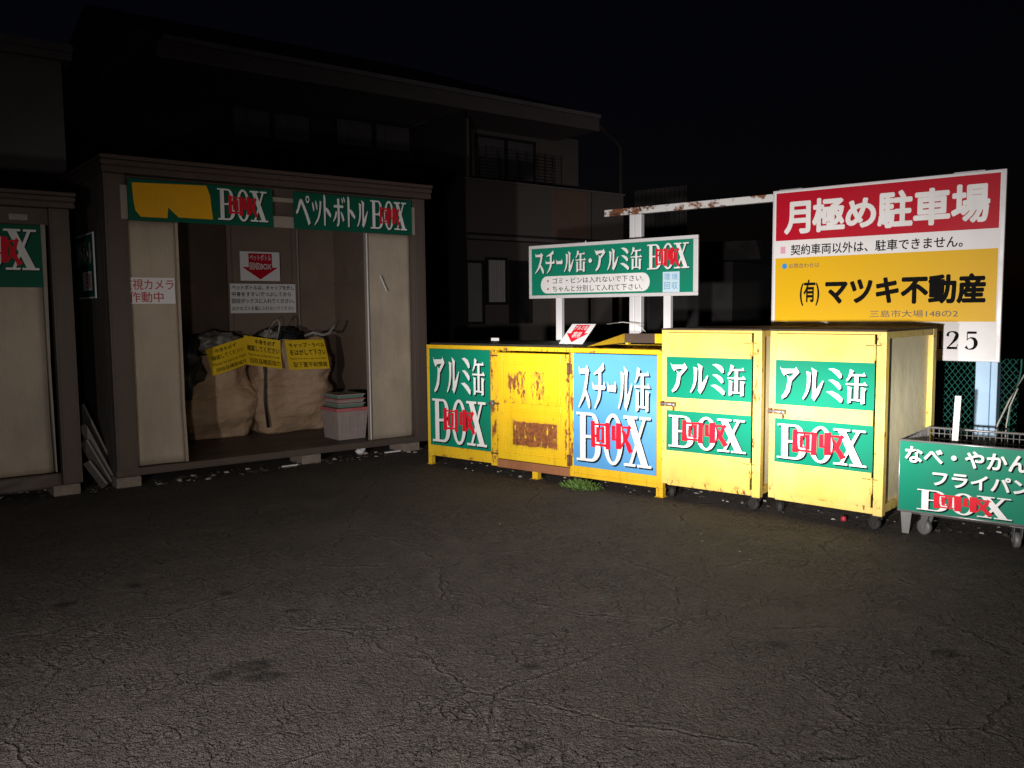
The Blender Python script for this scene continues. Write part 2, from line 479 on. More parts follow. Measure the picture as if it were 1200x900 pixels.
class MB:
    def __init__(s):
        s.v, s.f, s.m, s.mats, s.sm = [], [], [], [], []

    def mi(s, name):
        if name not in s.mats:
            s.mats.append(name)
        return s.mats.index(name)

    def add(s, verts, faces, mat, smooth=False):
        b = len(s.v)
        s.v += [tuple(p) for p in verts]
        k = s.mi(mat)
        for f in faces:
            s.f.append([b + i for i in f])
            s.m.append(k)
            s.sm.append(smooth)

    def box(s, x0, x1, y0, y1, z0, z1, mat):
        V = [(x0, y0, z0), (x1, y0, z0), (x1, y1, z0), (x0, y1, z0), (x0, y0, z1), (x1, y0, z1), (x1, y1, z1), (x0, y1, z1)]
        s.add(V, [(0, 3, 2, 1), (4, 5, 6, 7), (0, 1, 5, 4), (1, 2, 6, 5), (2, 3, 7, 6), (3, 0, 4, 7)], mat)
        return s

    def hexa(s, pts, mat):
        s.add(pts, [(0, 3, 2, 1), (4, 5, 6, 7), (0, 1, 5, 4), (1, 2, 6, 5), (2, 3, 7, 6), (3, 0, 4, 7)], mat)

    def slab(s, pl, pts, thick, mat, l0=0.0):
        """polygon pts on plane pl, from lift l0 to l0+thick"""
        n = len(pts)
        V = [pl.at(u, v, l0) for u, v in pts] + [pl.at(u, v, l0 + thick) for u, v in pts]
        F = [tuple(range(n - 1, -1, -1)), tuple(range(n, 2 * n))] + [(i, (i + 1) % n, n + (i + 1) % n, n + i) for i in range(n)]
        s.add(V, F, mat)

    def poly(s, pl, pts, l, mat):
        a = sum(pts[i][0] * pts[(i + 1) % len(pts)][1] - pts[(i + 1) % len(pts)][0] * pts[i][1] for i in range(len(pts)))
        if a < 0:
            pts = pts[::-1]
        s.add([pl.at(u, v, l) for u, v in pts], [tuple(range(len(pts)))], mat)

    def tube(s, pts, r, mat, n=8, closed=False):
        pts = [Vector(p) for p in pts]
        m = len(pts)
        rs = r if isinstance(r, (list, tuple)) else [r] * m
        V = []
        for i, p in enumerate(pts):
            if closed:
                t = pts[(i + 1) % m] - pts[i - 1]
            else:
                t = pts[min(i + 1, m - 1)] - pts[max(i - 1, 0)]
            t.normalize()
            a = Vector((0, 0, 1)) if abs(t.z) < 0.9 else Vector((1, 0, 0))
            u = t.cross(a).normalized()
            w = t.cross(u).normalized()
            for k in range(n):
                an = 2 * math.pi * k / n
                V.append(p + (u * math.cos(an) + w * math.sin(an)) * rs[i])
        F = []
        for i in range(m if closed else m - 1):
            j = (i + 1) % m
            for k in range(n):
                F.append((i * n + k, i * n + (k + 1) % n, j * n + (k + 1) % n, j * n + k))
        if not closed:
            F.append(tuple(range(n))[::-1])
            F.append(tuple((m - 1) * n + k for k in range(n)))
        s.add(V, F, mat, n > 5)

    def cyl(s, p0, p1, r, mat, n=16):
        s.tube([p0, p1], r, mat, n)

    def text(s, pl, body, rect, l, mat, bold=0.0, keep=False):
        V, F, (a0, b0, a1, b1) = text_mesh(body)
        x0, x1, y0, y1 = rect
        sx, sy = (x1 - x0) / (a1 - a0 + 2 * bold), (y1 - y0) / (b1 - b0 + 2 * bold)
        moves = [(0, 0)]
        if bold > 0:
            n = 8 if bold < .02 else 12
            moves += [(bold * math.cos(2 * math.pi * k / n), bold * math.sin(2 * math.pi * k / n)) for k in range(n)]
        for k, (mx, my) in enumerate(moves):
            s.add([pl.at(x0 + (v[0] - a0 + bold + mx) * sx, y0 + (v[1] - b0 + bold + my) * sy, l + k * 3e-5) for v in V], F, mat)

    def glyph(s, pl, polys, rect, l, mat):
        x0, x1, y0, y1 = rect
        for k, p in enumerate(polys):
            q = [(x0 + u * (x1 - x0), y0 + v * (y1 - y0)) for u, v in p]
            s.poly(pl, q, l + k * 0.00006, mat)

    def build(s, name, parent=None, base=(0, 0, 0), bevel=0.0, world=None):
        me = bpy.data.meshes.new(name)
        bx, by, bz = base
        me.from_pydata([(x - bx, y - by, z - bz) for x, y, z in s.v], [], s.f)
        for nm in s.mats:
            me.materials.append(MATS[nm])
        for p, k, sm in zip(me.polygons, s.m, s.sm):
            p.material_index = k
            p.use_smooth = sm
        me.update()
        ob = bpy.data.objects.new(name, me)
        col.objects.link(ob)
        if parent is not None:
            ob.parent = parent
        if bevel > 0:
            md = ob.modifiers.new("bevel", 'BEVEL')
            md.width = bevel
            md.segments = 2
            md.limit_method = 'ANGLE'
            md.angle_limit = R(40)
        return ob


_TEXT = {}


def text_mesh(body):
    key = body
    if key not in _TEXT:
        cu = bpy.data.curves.new("lettering", 'FONT')
        cu.body = body
        cu.resolution_u = 4
        ob = bpy.data.objects.new("lettering", cu)
        col.objects.link(ob)
        bpy.context.view_layer.update()
        dg = bpy.context.evaluated_depsgraph_get()
        me = bpy.data.meshes.new_from_object(ob.evaluated_get(dg))
        V = [(v.co.x, v.co.y) for v in me.vertices]
        F = [tuple(p.vertices) for p in me.polygons]
        if F:
            f = F[0]
            a = sum(V[f[i]][0] * V[f[(i + 1) % len(f)]][1] - V[f[(i + 1) % len(f)]][0] * V[f[i]][1] for i in range(len(f)))
            if a < 0:
                F = [t[::-1] for t in F]
        used = sorted({i for t in F for i in t})
        bb = (min(V[i][0] for i in used), min(V[i][1] for i in used), max(V[i][0] for i in used), max(V[i][1] for i in used))
        _TEXT[key] = (V, F, bb)
        bpy.data.objects.remove(ob)
        bpy.data.meshes.remove(me)
        bpy.data.curves.remove(cu)
    return _TEXT[key]


def in_frame(fr, s_, d_, z_=0.0):
    x0, y0, a = FRAMES[fr]
    return Vector((x0 + s_ * math.cos(a) - d_ * math.sin(a), y0 + s_ * math.sin(a) + d_ * math.cos(a), z_))


def tag(o, label, cat=None, group=None, kind=None):
    o["label"] = label
    if cat:
        o["category"] = cat
    if group:
        o["group"] = group
    if kind:
        o["kind"] = kind
    return o


def thing(name, fr, base, label, cat, group=None):
    """an Empty at the thing's base, turned like its row"""
    o = bpy.data.objects.new(name, None)
    o.empty_display_size = 0.1
    col.objects.link(o)
    o.location = in_frame(fr, *base)
    o.rotation_euler = (0, 0, FRAMES[fr][2])
    return tag(o, label, cat, group)


def solo(mb, name, fr, base, label, cat, group=None, bevel=0.0):
    """a thing that is one mesh"""
    o = mb.build(name, None, base, bevel)
    o.location = in_frame(fr, *base)
    o.rotation_euler = (0, 0, FRAMES[fr][2])
    return tag(o, label, cat, group)


def copy_tree(o, parent=None):
    c = o.copy()
    col.objects.link(c)
    if parent is not None:
        c.parent = parent
    for ch in list(o.children):
        copy_tree(ch, c)
    return c


# ------------------------------------------------------------------ sign lettering (brush-cut strokes)
def ribbon(pts, sub=5):
    """a stroke of changing width: (x, y, width)"""
    P = []
    n = len(pts)
    for i in range(n - 1):
        p0, p1, p2, p3 = pts[max(i - 1, 0)], pts[i], pts[i + 1], pts[min(i + 2, n - 1)]
        for k in range(sub):
            t = k / sub
            P.append(tuple(0.5 * (2 * p1[j] + (p2[j] - p0[j]) * t + (2 * p0[j] - 5 * p1[j] + 4 * p2[j] - p3[j]) * t * t
                                  + (3 * p1[j] - p0[j] - 3 * p2[j] + p3[j]) * t ** 3) for j in range(3)))
    P.append(tuple(pts[-1]))
    L, Rr = [], []
    for i, (x, y, w) in enumerate(P):
        x0, y0, _ = P[max(i - 1, 0)]
        x1, y1, _ = P[min(i + 1, len(P) - 1)]
        dx, dy = x1 - x0, y1 - y0
        q = math.hypot(dx, dy) or 1
        L.append((x - dy / q * w / 2, y + dx / q * w / 2))
        Rr.append((x + dy / q * w / 2, y - dx / q * w / 2))
    return L + Rr[::-1]


def rect(x0, x1, y0, y1):
    return [(x0, y0), (x1, y0), (x1, y1), (x0, y1)]


def arc_band(cx, cy, rxo, ryo, rxi, ryi, a0, a1, n=20):
    o = [(cx + rxo * math.cos(R(a0 + (a1 - a0) * i / n)), cy + ryo * math.sin(R(a0 + (a1 - a0) * i / n))) for i in range(n + 1)]
    i_ = [(cx + rxi * math.cos(R(a0 + (a1 - a0) * i / n)), cy + ryi * math.sin(R(a0 + (a1 - a0) * i / n))) for i in range(n + 1)]
    return o + i_[::-1]


def traced(polys):  # outlines traced from pixel positions in an enlarged crop of the image
    """strokes in image crop pixels, y down, brought to the unit square"""
    xs = [p[0] for q in polys for p in q]
    ys = [p[1] for q in polys for p in q]
    a, b, c, d = min(xs), max(xs), min(ys), max(ys)
    return [[((x - a) / (b - a), 1 - (y - c) / (d - c)) for x, y in q] for q in polys]


G = {}
G['a'] = traced([[(148, 158), (170, 182), (325, 178), (338, 156), (378, 210), (292, 298), (268, 270), (318, 218), (235, 226), (198, 250), (172, 215)],
                 [(222, 238), (262, 262), (286, 285), (282, 340), (266, 408), (228, 462), (180, 488), (168, 468), (200, 430), (226, 380), (240, 310), (240, 262)]])
G['ru'] = traced([[(398, 190), (452, 208), (450, 260), (444, 340), (425, 410), (395, 460), (365, 495), (352, 482), (382, 430), (402, 370), (408, 300), (405, 240)],
                  [(455, 150), (525, 185), (515, 250), (512, 375), (520, 380), (560, 330), (597, 280), (604, 295), (580, 360), (550, 430), (500, 502), (462, 462), (475, 440), (475, 230), (470, 190)]])
G['mi'] = traced([[(620, 185), (680, 178), (740, 198), (772, 235), (775, 268), (750, 278), (715, 245), (670, 212)],
                  [(622, 298), (680, 295), (735, 318), (768, 350), (770, 380), (748, 392), (712, 360), (668, 325)],
                  [(600, 418), (670, 410), (740, 440), (788, 480), (785, 512), (768, 522), (720, 488), (660, 450)]])
G['can'] = traced([[(845, 152), (893, 174), (872, 215), (838, 268), (806, 292), (800, 284), (830, 230)],
                   [(860, 207), (1000, 207), (1014, 185), (1040, 226), (860, 230)],
                   [(798, 312), (1008, 312), (1022, 288), (1062, 332), (798, 331)],
                   [(905, 215), (950, 215), (950, 500), (905, 498)],
                   [(822, 345), (868, 358), (864, 526), (822, 536)],
                   [(985, 350), (1045, 364), (1030, 398), (1030, 530), (985, 536)],
                   [(850, 486), (1000, 490), (1000, 508), (850, 504)]])
G['su'] = [[(0.02, 0.97), (0.14, 0.9), (0.60, 0.92), (0.70, 1.0), (0.92, 0.86), (0.80, 0.78), (0.16, 0.80), (0.08, 0.78)],
           ribbon([(0.76, 0.86, .20), (0.66, 0.60, .19), (0.42, 0.28, .15), (0.0, 0.0, .03)]),
           ribbon([(0.52, 0.46, .05), (0.70, 0.30, .15), (0.88, 0.12, .19), (0.95, 0.0, .10)])]
G['chi'] = [ribbon([(0.86, 1.0, .17), (0.62, 0.90, .13), (0.12, 0.80, .03)]),
            [(0.0, 0.62), (0.12, 0.54), (0.82, 0.54), (0.90, 0.64), (1.0, 0.50), (0.94, 0.44), (0.12, 0.44), (0.05, 0.46)],
            ribbon([(0.58, 0.90, .18), (0.58, 0.55, .19), (0.52, 0.28, .16), (0.18, 0.0, .04)])]
G['bar'] = [[(0.0, 0.64), (0.16, 0.55), (0.78, 0.56), (0.88, 0.66), (1.0, 0.50), (0.90, 0.40), (0.16, 0.42), (0.06, 0.40)]]
G['dot'] = [[(0.5 + 0.5 * math.cos(i * math.pi / 8), 0.5 + 0.5 * math.sin(i * math.pi / 8)) for i in range(16)]]
G['to'] = [ribbon([(0.14, 1.0, .16), (0.24, 0.92, .24), (0.24, 0.45, .22), (0.22, 0.0, .14)]),
           ribbon([(0.30, 0.62, .06), (0.62, 0.50, .18), (0.96, 0.34, .12)])]
G['tsu'] = [ribbon([(0.06, 0.78, .06), (0.17, 0.62, .15), (0.22, 0.48, .07)]),
            ribbon([(0.40, 0.84, .06), (0.51, 0.68, .15), (0.56, 0.53, .07)]),
            ribbon([(0.96, 0.84, .18), (0.86, 0.50, .17), (0.66, 0.24, .13), (0.24, 0.0, .03)])]
G['pe'] = [ribbon([(0.0, 0.38, .10), (0.14, 0.50, .14), (0.34, 0.80, .15), (0.56, 0.60, .16), (0.78, 0.30, .17), (0.95, 0.02, .17)]),
           arc_band(0.84, 0.87, .14, .13, .07, .07, 0, 359.9, 20)]
G['bo'] = [rect(0.08, 0.88, 0.66, 0.75), ribbon([(0.46, 0.98, .18), (0.48, 0.5, .18), (0.46, 0.14, .16), (0.32, 0.02, .06)]),
           ribbon([(0.30, 0.52, .13), (0.20, 0.34, .12), (0.0, 0.16, .03)]), ribbon([(0.66, 0.52, .05), (0.80, 0.36, .15), (0.90, 0.20, .12)]),
           ribbon([(0.74, 1.0, .04), (0.82, 0.90, .09), (0.84, 0.82, .05)]), ribbon([(0.90, 1.04, .04), (0.97, 0.95, .09), (1.0, 0.86, .05)])]
G['B'] = [rect(.15, .38, 0, 1), rect(0, .16, .95, 1), rect(0, .16, 0, .05), rect(.37, .62, .945, 1), rect(.37, .64, .48, .54), rect(.37, .64, 0, .055),
          arc_band(.60, .755, .32, .245, .13, .19, -90, 90), arc_band(.62, .275, .38, .275, .16, .215, -90, 90)]
G['O'] = [arc_band(.5, .5, .5, .52, .27, .45, 0, 359.9, 36)]
G['X'] = [[(.12, .96), (.37, .96), (.89, .04), (.64, .04)], [(.70, .96), (.80, .96), (.31, .04), (.21, .04)],
          rect(0, .50, .945, 1), rect(.58, .96, .945, 1), rect(.02, .44, 0, .055), rect(.50, 1, 0, .055)]
BOX = [[(x * w + x0, y) for x, y in p] for g, x0, w in (('B', 0, .335), ('O', .37, .265), ('X', .64, .36)) for p in G[g]]
G['kai'] = [rect(0, .23, -.02, 1.0), rect(.79, 1.04, -.06, .97), rect(.2, .8, .83, .93), rect(.2, .8, .04, .12),
            rect(.30, .46, .20, .78), rect(.56, .73, .16, .80), rect(.44, .57, .70, .77), rect(.44, .57, .22, .27)]
G['shu'] = [rect(-.02, .17, .30, .88), rect(.22, .50, 0, 1.0), rect(.12, .26, .30, .38), [(.50, .88), (.86, .90), (.90, .98), (1.06, .86), (.98, .80), (.50, .80)],
            ribbon([(.90, .88, .16), (.80, .52, .17), (.44, .02, .05)]), ribbon([(.54, .78, .10), (.74, .36, .20), (1.02, -.08, .22)])]
KAISHU = [[(x * .46, y) for x, y in p] for p in G['kai']] + [[(.53 + x * .45, y) for x, y in p] for p in G['shu']]


def ragged(polys, seed):
    """hand-cut film letters: every corner a little off"""
    rnd = random.Random(seed)
    return [[(x + rnd.uniform(-.012, .012), y + rnd.uniform(-.018, .018)) for x, y in p] for p in polys]


def word(names, widths=None):
    widths = widths or [1.0] * len(names)
    tot = sum(widths)
    out, x = [], 0.0
    for nm, w in zip(names, widths):
        k = w / tot
        m = 0.07 * k
        if nm == 'dot':
            out += [[(x + k * (.25 + .5 * u), .40 + .2 * v) for u, v in p] for p in G['dot']]
        else:
            out += [[(x + m + u * (k - 2 * m), v) for u, v in p] for p in G[nm]]
        x += k
    return out


ALUMI = word(['a', 'ru', 'mi', 'can'], [1, 1.02, .78, 1.0])
STEEL = word(['su', 'chi', 'bar', 'ru', 'can'], [.85, .95, .62, .95, 1.05])
STEEL_ALUMI = word(['su', 'chi', 'bar', 'ru', 'can', 'dot', 'a', 'ru', 'mi', 'can'], [.9, .95, .65, .95, 1.0, .55, 1, 1.0, .8, 1.0])
PET = word(['pe', 'tsu', 'to', 'bo', 'to', 'ru'], [1.15, .8, .75, 1.05, .8, 1.0])


def painted(mb, pl, polys, r, l=0.0012, white="letter_white", dx=0.012, dy=-0.010):
    x0, x1, y0, y1 = r
    if dx:
        mb.glyph(pl, polys, (x0 + dx, x1 + dx, y0 + dy, y1 + dy), l, "letter_shadow")
    mb.glyph(pl, polys, r, l + 0.0012, white)


def box_word(mb, pl, r, red, seed=1, l=0.0012, dx=0.012, redmat="letter_red"):
    painted(mb, pl, BOX, r, l, dx=dx, dy=-dx * .85)
    mb.glyph(pl, ragged(KAISHU, seed), red, l + 0.0040, redmat)


# ================================================================== GROUND
gb = MB()
gb.add([(-150, -60, 0), (150, -60, 0), (150, 200, 0), (-150, 200, 0)], [(0, 1, 2, 3)], "asphalt")
g = gb.build("ground")
g["kind"] = "structure"
tag(g, "worn cracked dark asphalt of the parking lot")


# ================================================================== STORAGE SHEDS
def wavy_panel(mb, x0, x1, y, z0, z1, mat, fn, nx=14, nz=30, thick=0.012):
    V, F = [], []
    for j in range(nz + 1):
        for i in range(nx + 1):
            x, z = x0 + (x1 - x0) * i / nx, z0 + (z1 - z0) * j / nz
            V.append((x, y - fn(i / nx, j / nz), z))
    for j in range(nz):
        for i in range(nx):
            a = j * (nx + 1) + i
            F.append((a, a + 1, a + nx + 2, a + nx + 1))
    m = len(V)
    V += [(x, yy + thick, z) for x, yy, z in V]
    F += [(m + d, m + c, m + b, m + a) for a, b, c, d in F[:nx * nz]]
    for i in range(nx):
        F.append((i + 1, i, m + i, m + i + 1))
        k = nz * (nx + 1) + i
        F.append((k, k + 1, m + k + 1, m + k))
    for j in range(nz):
        a = j * (nx + 1)
        F.append((a, a + nx + 1, m + a + nx + 1, m + a))
        a += nx
        F.append((a + nx + 1, a, m + a, m + a + nx + 1))
    mb.add(V, F, mat, True)


def roof_mesh(x0, x1, y0, y1, z0, z1):
    mb = MB()
    h = z1 - z0
    mb.box(x0 + .01, x1 - .01, y0 + .012, y1, z0, z0 + h * .34, "shed_roof")
    mb.box(x0 + .015, x1 - .015, y0 + .022, y1 - .01, z0 + h * .345, z0 + h * .42, "shed_roof")
    mb.box(x0 + .005, x1 - .005, y0 + .006, y1, z0 + h * .425, z0 + h * .70, "shed_roof")
    mb.box(x0 + .015, x1 - .015, y0 + .022, y1 - .01, z0 + h * .705, z0 + h * .76, "shed_roof")
    mb.box(x0, x1, y0, y1, z0 + h * .765, z1, "shed_roof")
    return mb


# --- the open shed
sh = thing("storage_shed", 'S', (1.33, .85, 0), "brown steel storage shed standing open, big green sign boards above its doorway", "shed")
SB = (1.33, .85, 0)
roof_mesh(-.03, 2.70, -.105, 1.78, 2.243, 2.362).build("roof", sh, SB, .004)
for x0, x1 in ((0.0, .146), (2.528, 2.655)):
    b = MB()
    b.box(x0, x1, -.035, .05, .115, 2.24, "shed_brown")
    b.box(x0 + .018, x1 - .018, -.041, -.0355, .13, 2.22, "shed_brown")
    b.build("post", sh, SB, .004)
b = MB()
b.box(.147, 2.527, .004, .05, 1.93, 2.24, "shed_brown")
b.box(.16, 2.49, -.045, -.001, 2.125, 2.162, "shed_rail")
b.box(.16, 2.49, -.045, -.001, 1.925, 2.015, "shed_rail")
b.box(.105, .1525, -.048, -.0365, 1.925, 2.165, "shed_rail")
b.box(2.5005, 2.545, -.048, -.0365, 1.925, 2.165, "shed_rail")
b.build("header", sh, SB, .003)
b = MB()
b.box(-.005, 2.66, -.03, .06, .075, .128, "shed_brown")
b.box(0, 2.655, -.038, -.031, .075, .085, "shed_brown")
b.build("sill", sh, SB, .003)
MB().box(.03, 2.625, .061, 1.70, .095, .122, "shed_floor").build("floor", sh, SB)
b = MB()
b.box(0.0, .028, .052, 1.74, .10, 2.24, "shed_side")
b.build("side_wall", sh, SB)
b = MB()
b.box(2.627, 2.655, .052, 1.74, .10, 2.24, "shed_inner")
b.box(2.612, 2.6265, .06, 1.69, 1.52, 1.55, "shed_inner")
b.box(2.612, 2.6265, .85, .89, .125, 2.23, "shed_inner")
b.build("side_wall", sh, SB)
b = MB()
b.box(.0285, 2.6265, 1.70, 1.74, .10, 2.24, "shed_inner")
for x in (.20, .85, 1.50, 2.17):
    b.box(x - .022, x + .022, 1.672, 1.6995, .125, 2.23, "shed_inner")
b.box(2.195, 2.212, 1.66, 1.6715, .9, 2.22, "shed_rail")
b.box(.03, 2.61, 1.684, 1.6997, 1.525, 1.553, "shed_inner")
b.box(.03, 2.61, 1.684, 1.6997, .80, .828, "shed_inner")
b.build("back_wall", sh, SB)


def left_dent(u, v):
    d = 0.006 * mnoise.noise(Vector((u * 2.2, v * 5, 3.1)))
    d += 0.030 * max(0, u - .55) / .45 * max(0, .22 - v) / .22
    d -= 0.018 * math.exp(-((u - .75) ** 2 / .04 + (v - .24) ** 2 / .004))
    return d


b = MB()
wavy_panel(b, .12, .492, .022, .135, 1.925, "shed_beige", left_dent)
b.build("door_panel", sh, SB)
b = MB()
V = []
for j in range(31):
    v = j / 30
    y = .012 - left_dent(1.0, v)
    V += [(.4925, y, .135 + 1.79 * v), (.512, y + .004, .135 + 1.79 * v), (.512, y + .03, .135 + 1.79 * v), (.4925, y + .03, .135 + 1.79 * v)]
F = []
for j in range(30):
    for k in range(4):
        F.append((j * 4 + k, j * 4 + (k + 1) % 4, j * 4 + 4 + (k + 1) % 4, j * 4 + 4 + k))
b.add(V, F, "shed_beige")
b.build("door_edge", sh, SB)
b = MB()
wavy_panel(b, 2.10, 2.53, .030, .13, 1.925, "shed_beige", lambda u, v: .004 * mnoise.noise(Vector((u * 2, v * 4, 9))))
b.build("door_panel", sh, SB)
b = MB()
b.box(2.078, 2.099, .004, .045, .13, 1.925, "shed_rail")
b.box(2.0795, 2.088, -.004, .0035, .14, 1.92, "board_white")
b.build("door_edge", sh, SB, .002)
b = MB()
pl = Plane2D((0, .002, 0))
b.slab(pl, [(2.19, 1.56), (2.198, 1.562), (2.262, 1.428), (2.254, 1.425)], .006, "board_white", .022)
b.build("tape_strip", sh, SB)

# green boards above the doorway
b = MB()
pl = Plane2D((0, -.062, 0))
b.slab(pl, rect(.153, 1.226, 1.921, 2.213), .015, "sign_green_dark", -.015)
b.slab(pl, [(.181, 2.184), (.709, 2.203), (.736, 2.13), (.741, 2.055), (.751, 1.955), (.5, 1.955), (.426, 2.024), (.418, 1.946), (.235, 1.945), (.2, 1.986), (.189, 2.047)],
       .002, "tape_yellow", .001)
b.poly(pl, [(.45, 2.016), (.462, 2.016), (.512, 1.966), (.497, 1.966)], .0005, "letter_white")
box_word(b, pl, (.790, 1.183, 1.957, 2.192), (.875, 1.095, 2.005, 2.145), 3, dx=.008)
tag(b.build("sign_board", sh, SB), "green board half covered by a yellow tape patch")
b = MB()
b.slab(pl, rect(1.405, 2.500, 1.921, 2.213), .015, "sign_green_dark", -.015)
painted(b, pl, PET, (1.412, 2.075, 1.957, 2.190), dx=.008, dy=-.006)
box_word(b, pl, (2.093, 2.45, 1.957, 2.195), (2.180, 2.375, 2.005, 2.145), 4, dx=.008)
tag(b.build("sign_board", sh, SB), "green PET bottle board")
# camera notice stuck on the left door
b = MB()
pl = Plane2D((0, .003, 0))
b.slab(pl, rect(.08, .470, 1.325, 1.516), .003, "board_white", -.003)
b.text(pl, "監視カメラ", (.098, .462, 1.425, 1.505), .0012, "faded_red", .012)
b.text(pl, "作動中", (.145, .385, 1.335, 1.413), .0012, "faded_red", .012)
tag(b.build("notice", sh, SB), "white notice with red lettering about a camera")
# side board on the left wall
b = MB()
pl = Plane2D((-.016, .90, 1.37), (0, -1, 0), (0, 0, 1))
b.slab(pl, rect(0, .66, 0, .48), .010, "border_white", 0)
b.poly(pl, rect(.012, .648, .012, .468), .0110, "sign_green_dark")
painted(b, pl, PET, (.06, .63, .25, .42), .0120, dx=.006, dy=-.006)
b.poly(pl, rect(.30, .58, .06, .20), .0120, "letter_white")
b.text(pl, "回収", (.42, .56, .07, .19), .0132, "faded_red", .02)
tag(b.build("sign_board", sh, SB), "green board with white border on the side wall")

# --- the lower shed beside it
sh2 = thing("storage_shed", 'S', (-1.1, .8, 0), "lower brown storage shed with a beige bulging door under a green board", "shed")
SB2 = (-1.1, .8, 0)
roof_mesh(-2.05, -.192, -.105, 1.6, 1.972, 2.076).build("roof", sh2, SB2, .004)
for x0, x1 in ((-2.02, -1.88), (-.352, -.228)):
    b = MB()
    b.box(x0, x1, -.035, .05, .075, 1.97, "shed_brown")
    b.box(x0 + .016, x1 - .016, -.041, -.0355, .09, 1.955, "shed_brown")
    b.build("post", sh2, SB2, .004)
b = MB()
b.box(-1.879, -.353, .004, .05, 1.86, 1.97, "shed_brown")
b.box(-.585, -.475, -.002, .003, 1.885, 1.925, "plate_silver")
b.build("header", sh2, SB2, .002)
for x0, x1 in ((-2.02, -1.99), (-.258, -.23)):
    MB().box(x0, x1, .052, 1.56, .08, 1.97, "shed_side").build("side_wall", sh2, SB2)
MB().box(-1.989, -.259, 1.52, 1.56, .08, 1.97, "shed_inner").build("back_wall", sh2, SB2)
MB().box(-1.989, -.259, .061, 1.515, .07, .10, "shed_floor").build("floor", sh2, SB2)
b = MB()
wavy_panel(b, -1.875, -.354, -.012, .055, .155, "shed_brown", lambda u, v: .012 * mnoise.noise(Vector((u * 14, v * 2, 1))) + .012 * (1 - v), 40, 6, .05)
b.build("sill", sh2, SB2)


def bulge(u, v):
    d = .006 * mnoise.noise(Vector((u * 5, v * 4, 7)))
    d += .055 * math.exp(-(v - .03) ** 2 / .012) * (0.6 + .4 * mnoise.noise(Vector((u * 6, v * 3, 2))))
    return d


b = MB()
wavy_panel(b, -1.60, -.405, .022, .165, 1.86, "shed_beige", bulge, 30, 44)
b.build("door_panel", sh2, SB2)
b = MB()
b.hexa([(-.402, -.012, .95), (-.386, -.012, .95), (-.386, .03, .95), (-.402, .03, .95), (-.404, -.012, 1.86), (-.374, -.012, 1.86), (-.374, .03, 1.86), (-.404, .03, 1.86)], "shed_rail")
b.hexa([(-.397, -.045, .17), (-.388, -.045, .17), (-.388, .03, .17), (-.397, .03, .17), (-.4015, -.012, .949), (-.387, -.012, .949), (-.387, .03, .949), (-.4015, .03, .949)], "shed_rail")
b.build("door_edge", sh2, SB2)
b = MB()
pl = Plane2D((0, -.022, 0))
b.slab(pl, rect(-1.62, -.405, 1.437, 1.852), .012, "sign_green_dark", -.012)
painted(b, pl, ALUMI, (-1.58, -1.02, 1.50, 1.81), dx=.008)
box_word(b, pl, (-.985, -.425, 1.552, 1.822), (-.83, -.535, 1.60, 1.77), 6, dx=.008)
tag(b.build("sign_board", sh2, SB2), "green board, its right end lettered BOX")

# --- concrete blocks under the sheds
blk = MB()
blk.box(-.085, .085, -.12, .12, 0, .074, "concrete_block")
first = None
for s_, d_, lab in [(.07, .06, "concrete block under the left front corner post of the open shed"),
                    (1.50, .08, "concrete block under the middle of the open shed's sill"),
                    (2.46, .07, "concrete block under the right front corner of the open shed"),
                    (-.335, .06, "concrete block under the lower shed's right corner post")]:
    if first is None:
        o = first = solo(blk, "concrete_block", 'S', (0, 0, 0), lab, "block", "concrete blocks propping the sheds", .006)
    else:
        o = first.copy()
        col.objects.link(o)
        o["label"] = lab
    o.location = in_frame('S', s_, d_, 0)
    o.rotation_euler[2] = FRAMES['S'][2] + random.uniform(-.06, .06)

# --- boards leaning in the gap between the sheds
plank_specs = [(-.165, .24, .60, .11, 20, "plank_dark", "brown board leaning highest in the gap between the sheds"),
               (-.160, .12, .47, .05, 22, "plank_pale", "pale edged thin board leaning in the gap between the sheds"),
               (-.175, .06, .36, .06, 24, "plank_dark", "dark narrow strip leaning in front in the gap between the sheds"),
               (-.185, -.02, .22, .05, 30, "plank_dark", "shortest dark strip, leaning at the foot of the gap between the sheds")]
for x, d, L, w, ang, mt, lab in plank_specs:
    b = MB()
    b.box(-w / 2, w / 2, -.012, .012, 0, L, "plank_dark" if mt == "plank_dark" else mt)
    b.box(w / 2 - .012, w / 2 + .003, -.0145, .0145, .01, L - .004, "plank_pale")
    o = solo(b, "leaning_board", 'S', (0, 0, 0), lab, "board", "boards leaning between the sheds", .002)
    o.location = in_frame('S', x + L * math.sin(R(ang)) * .9, d, .02)
    o.rotation_euler = (R(-6), R(-ang), FRAMES['S'][2])


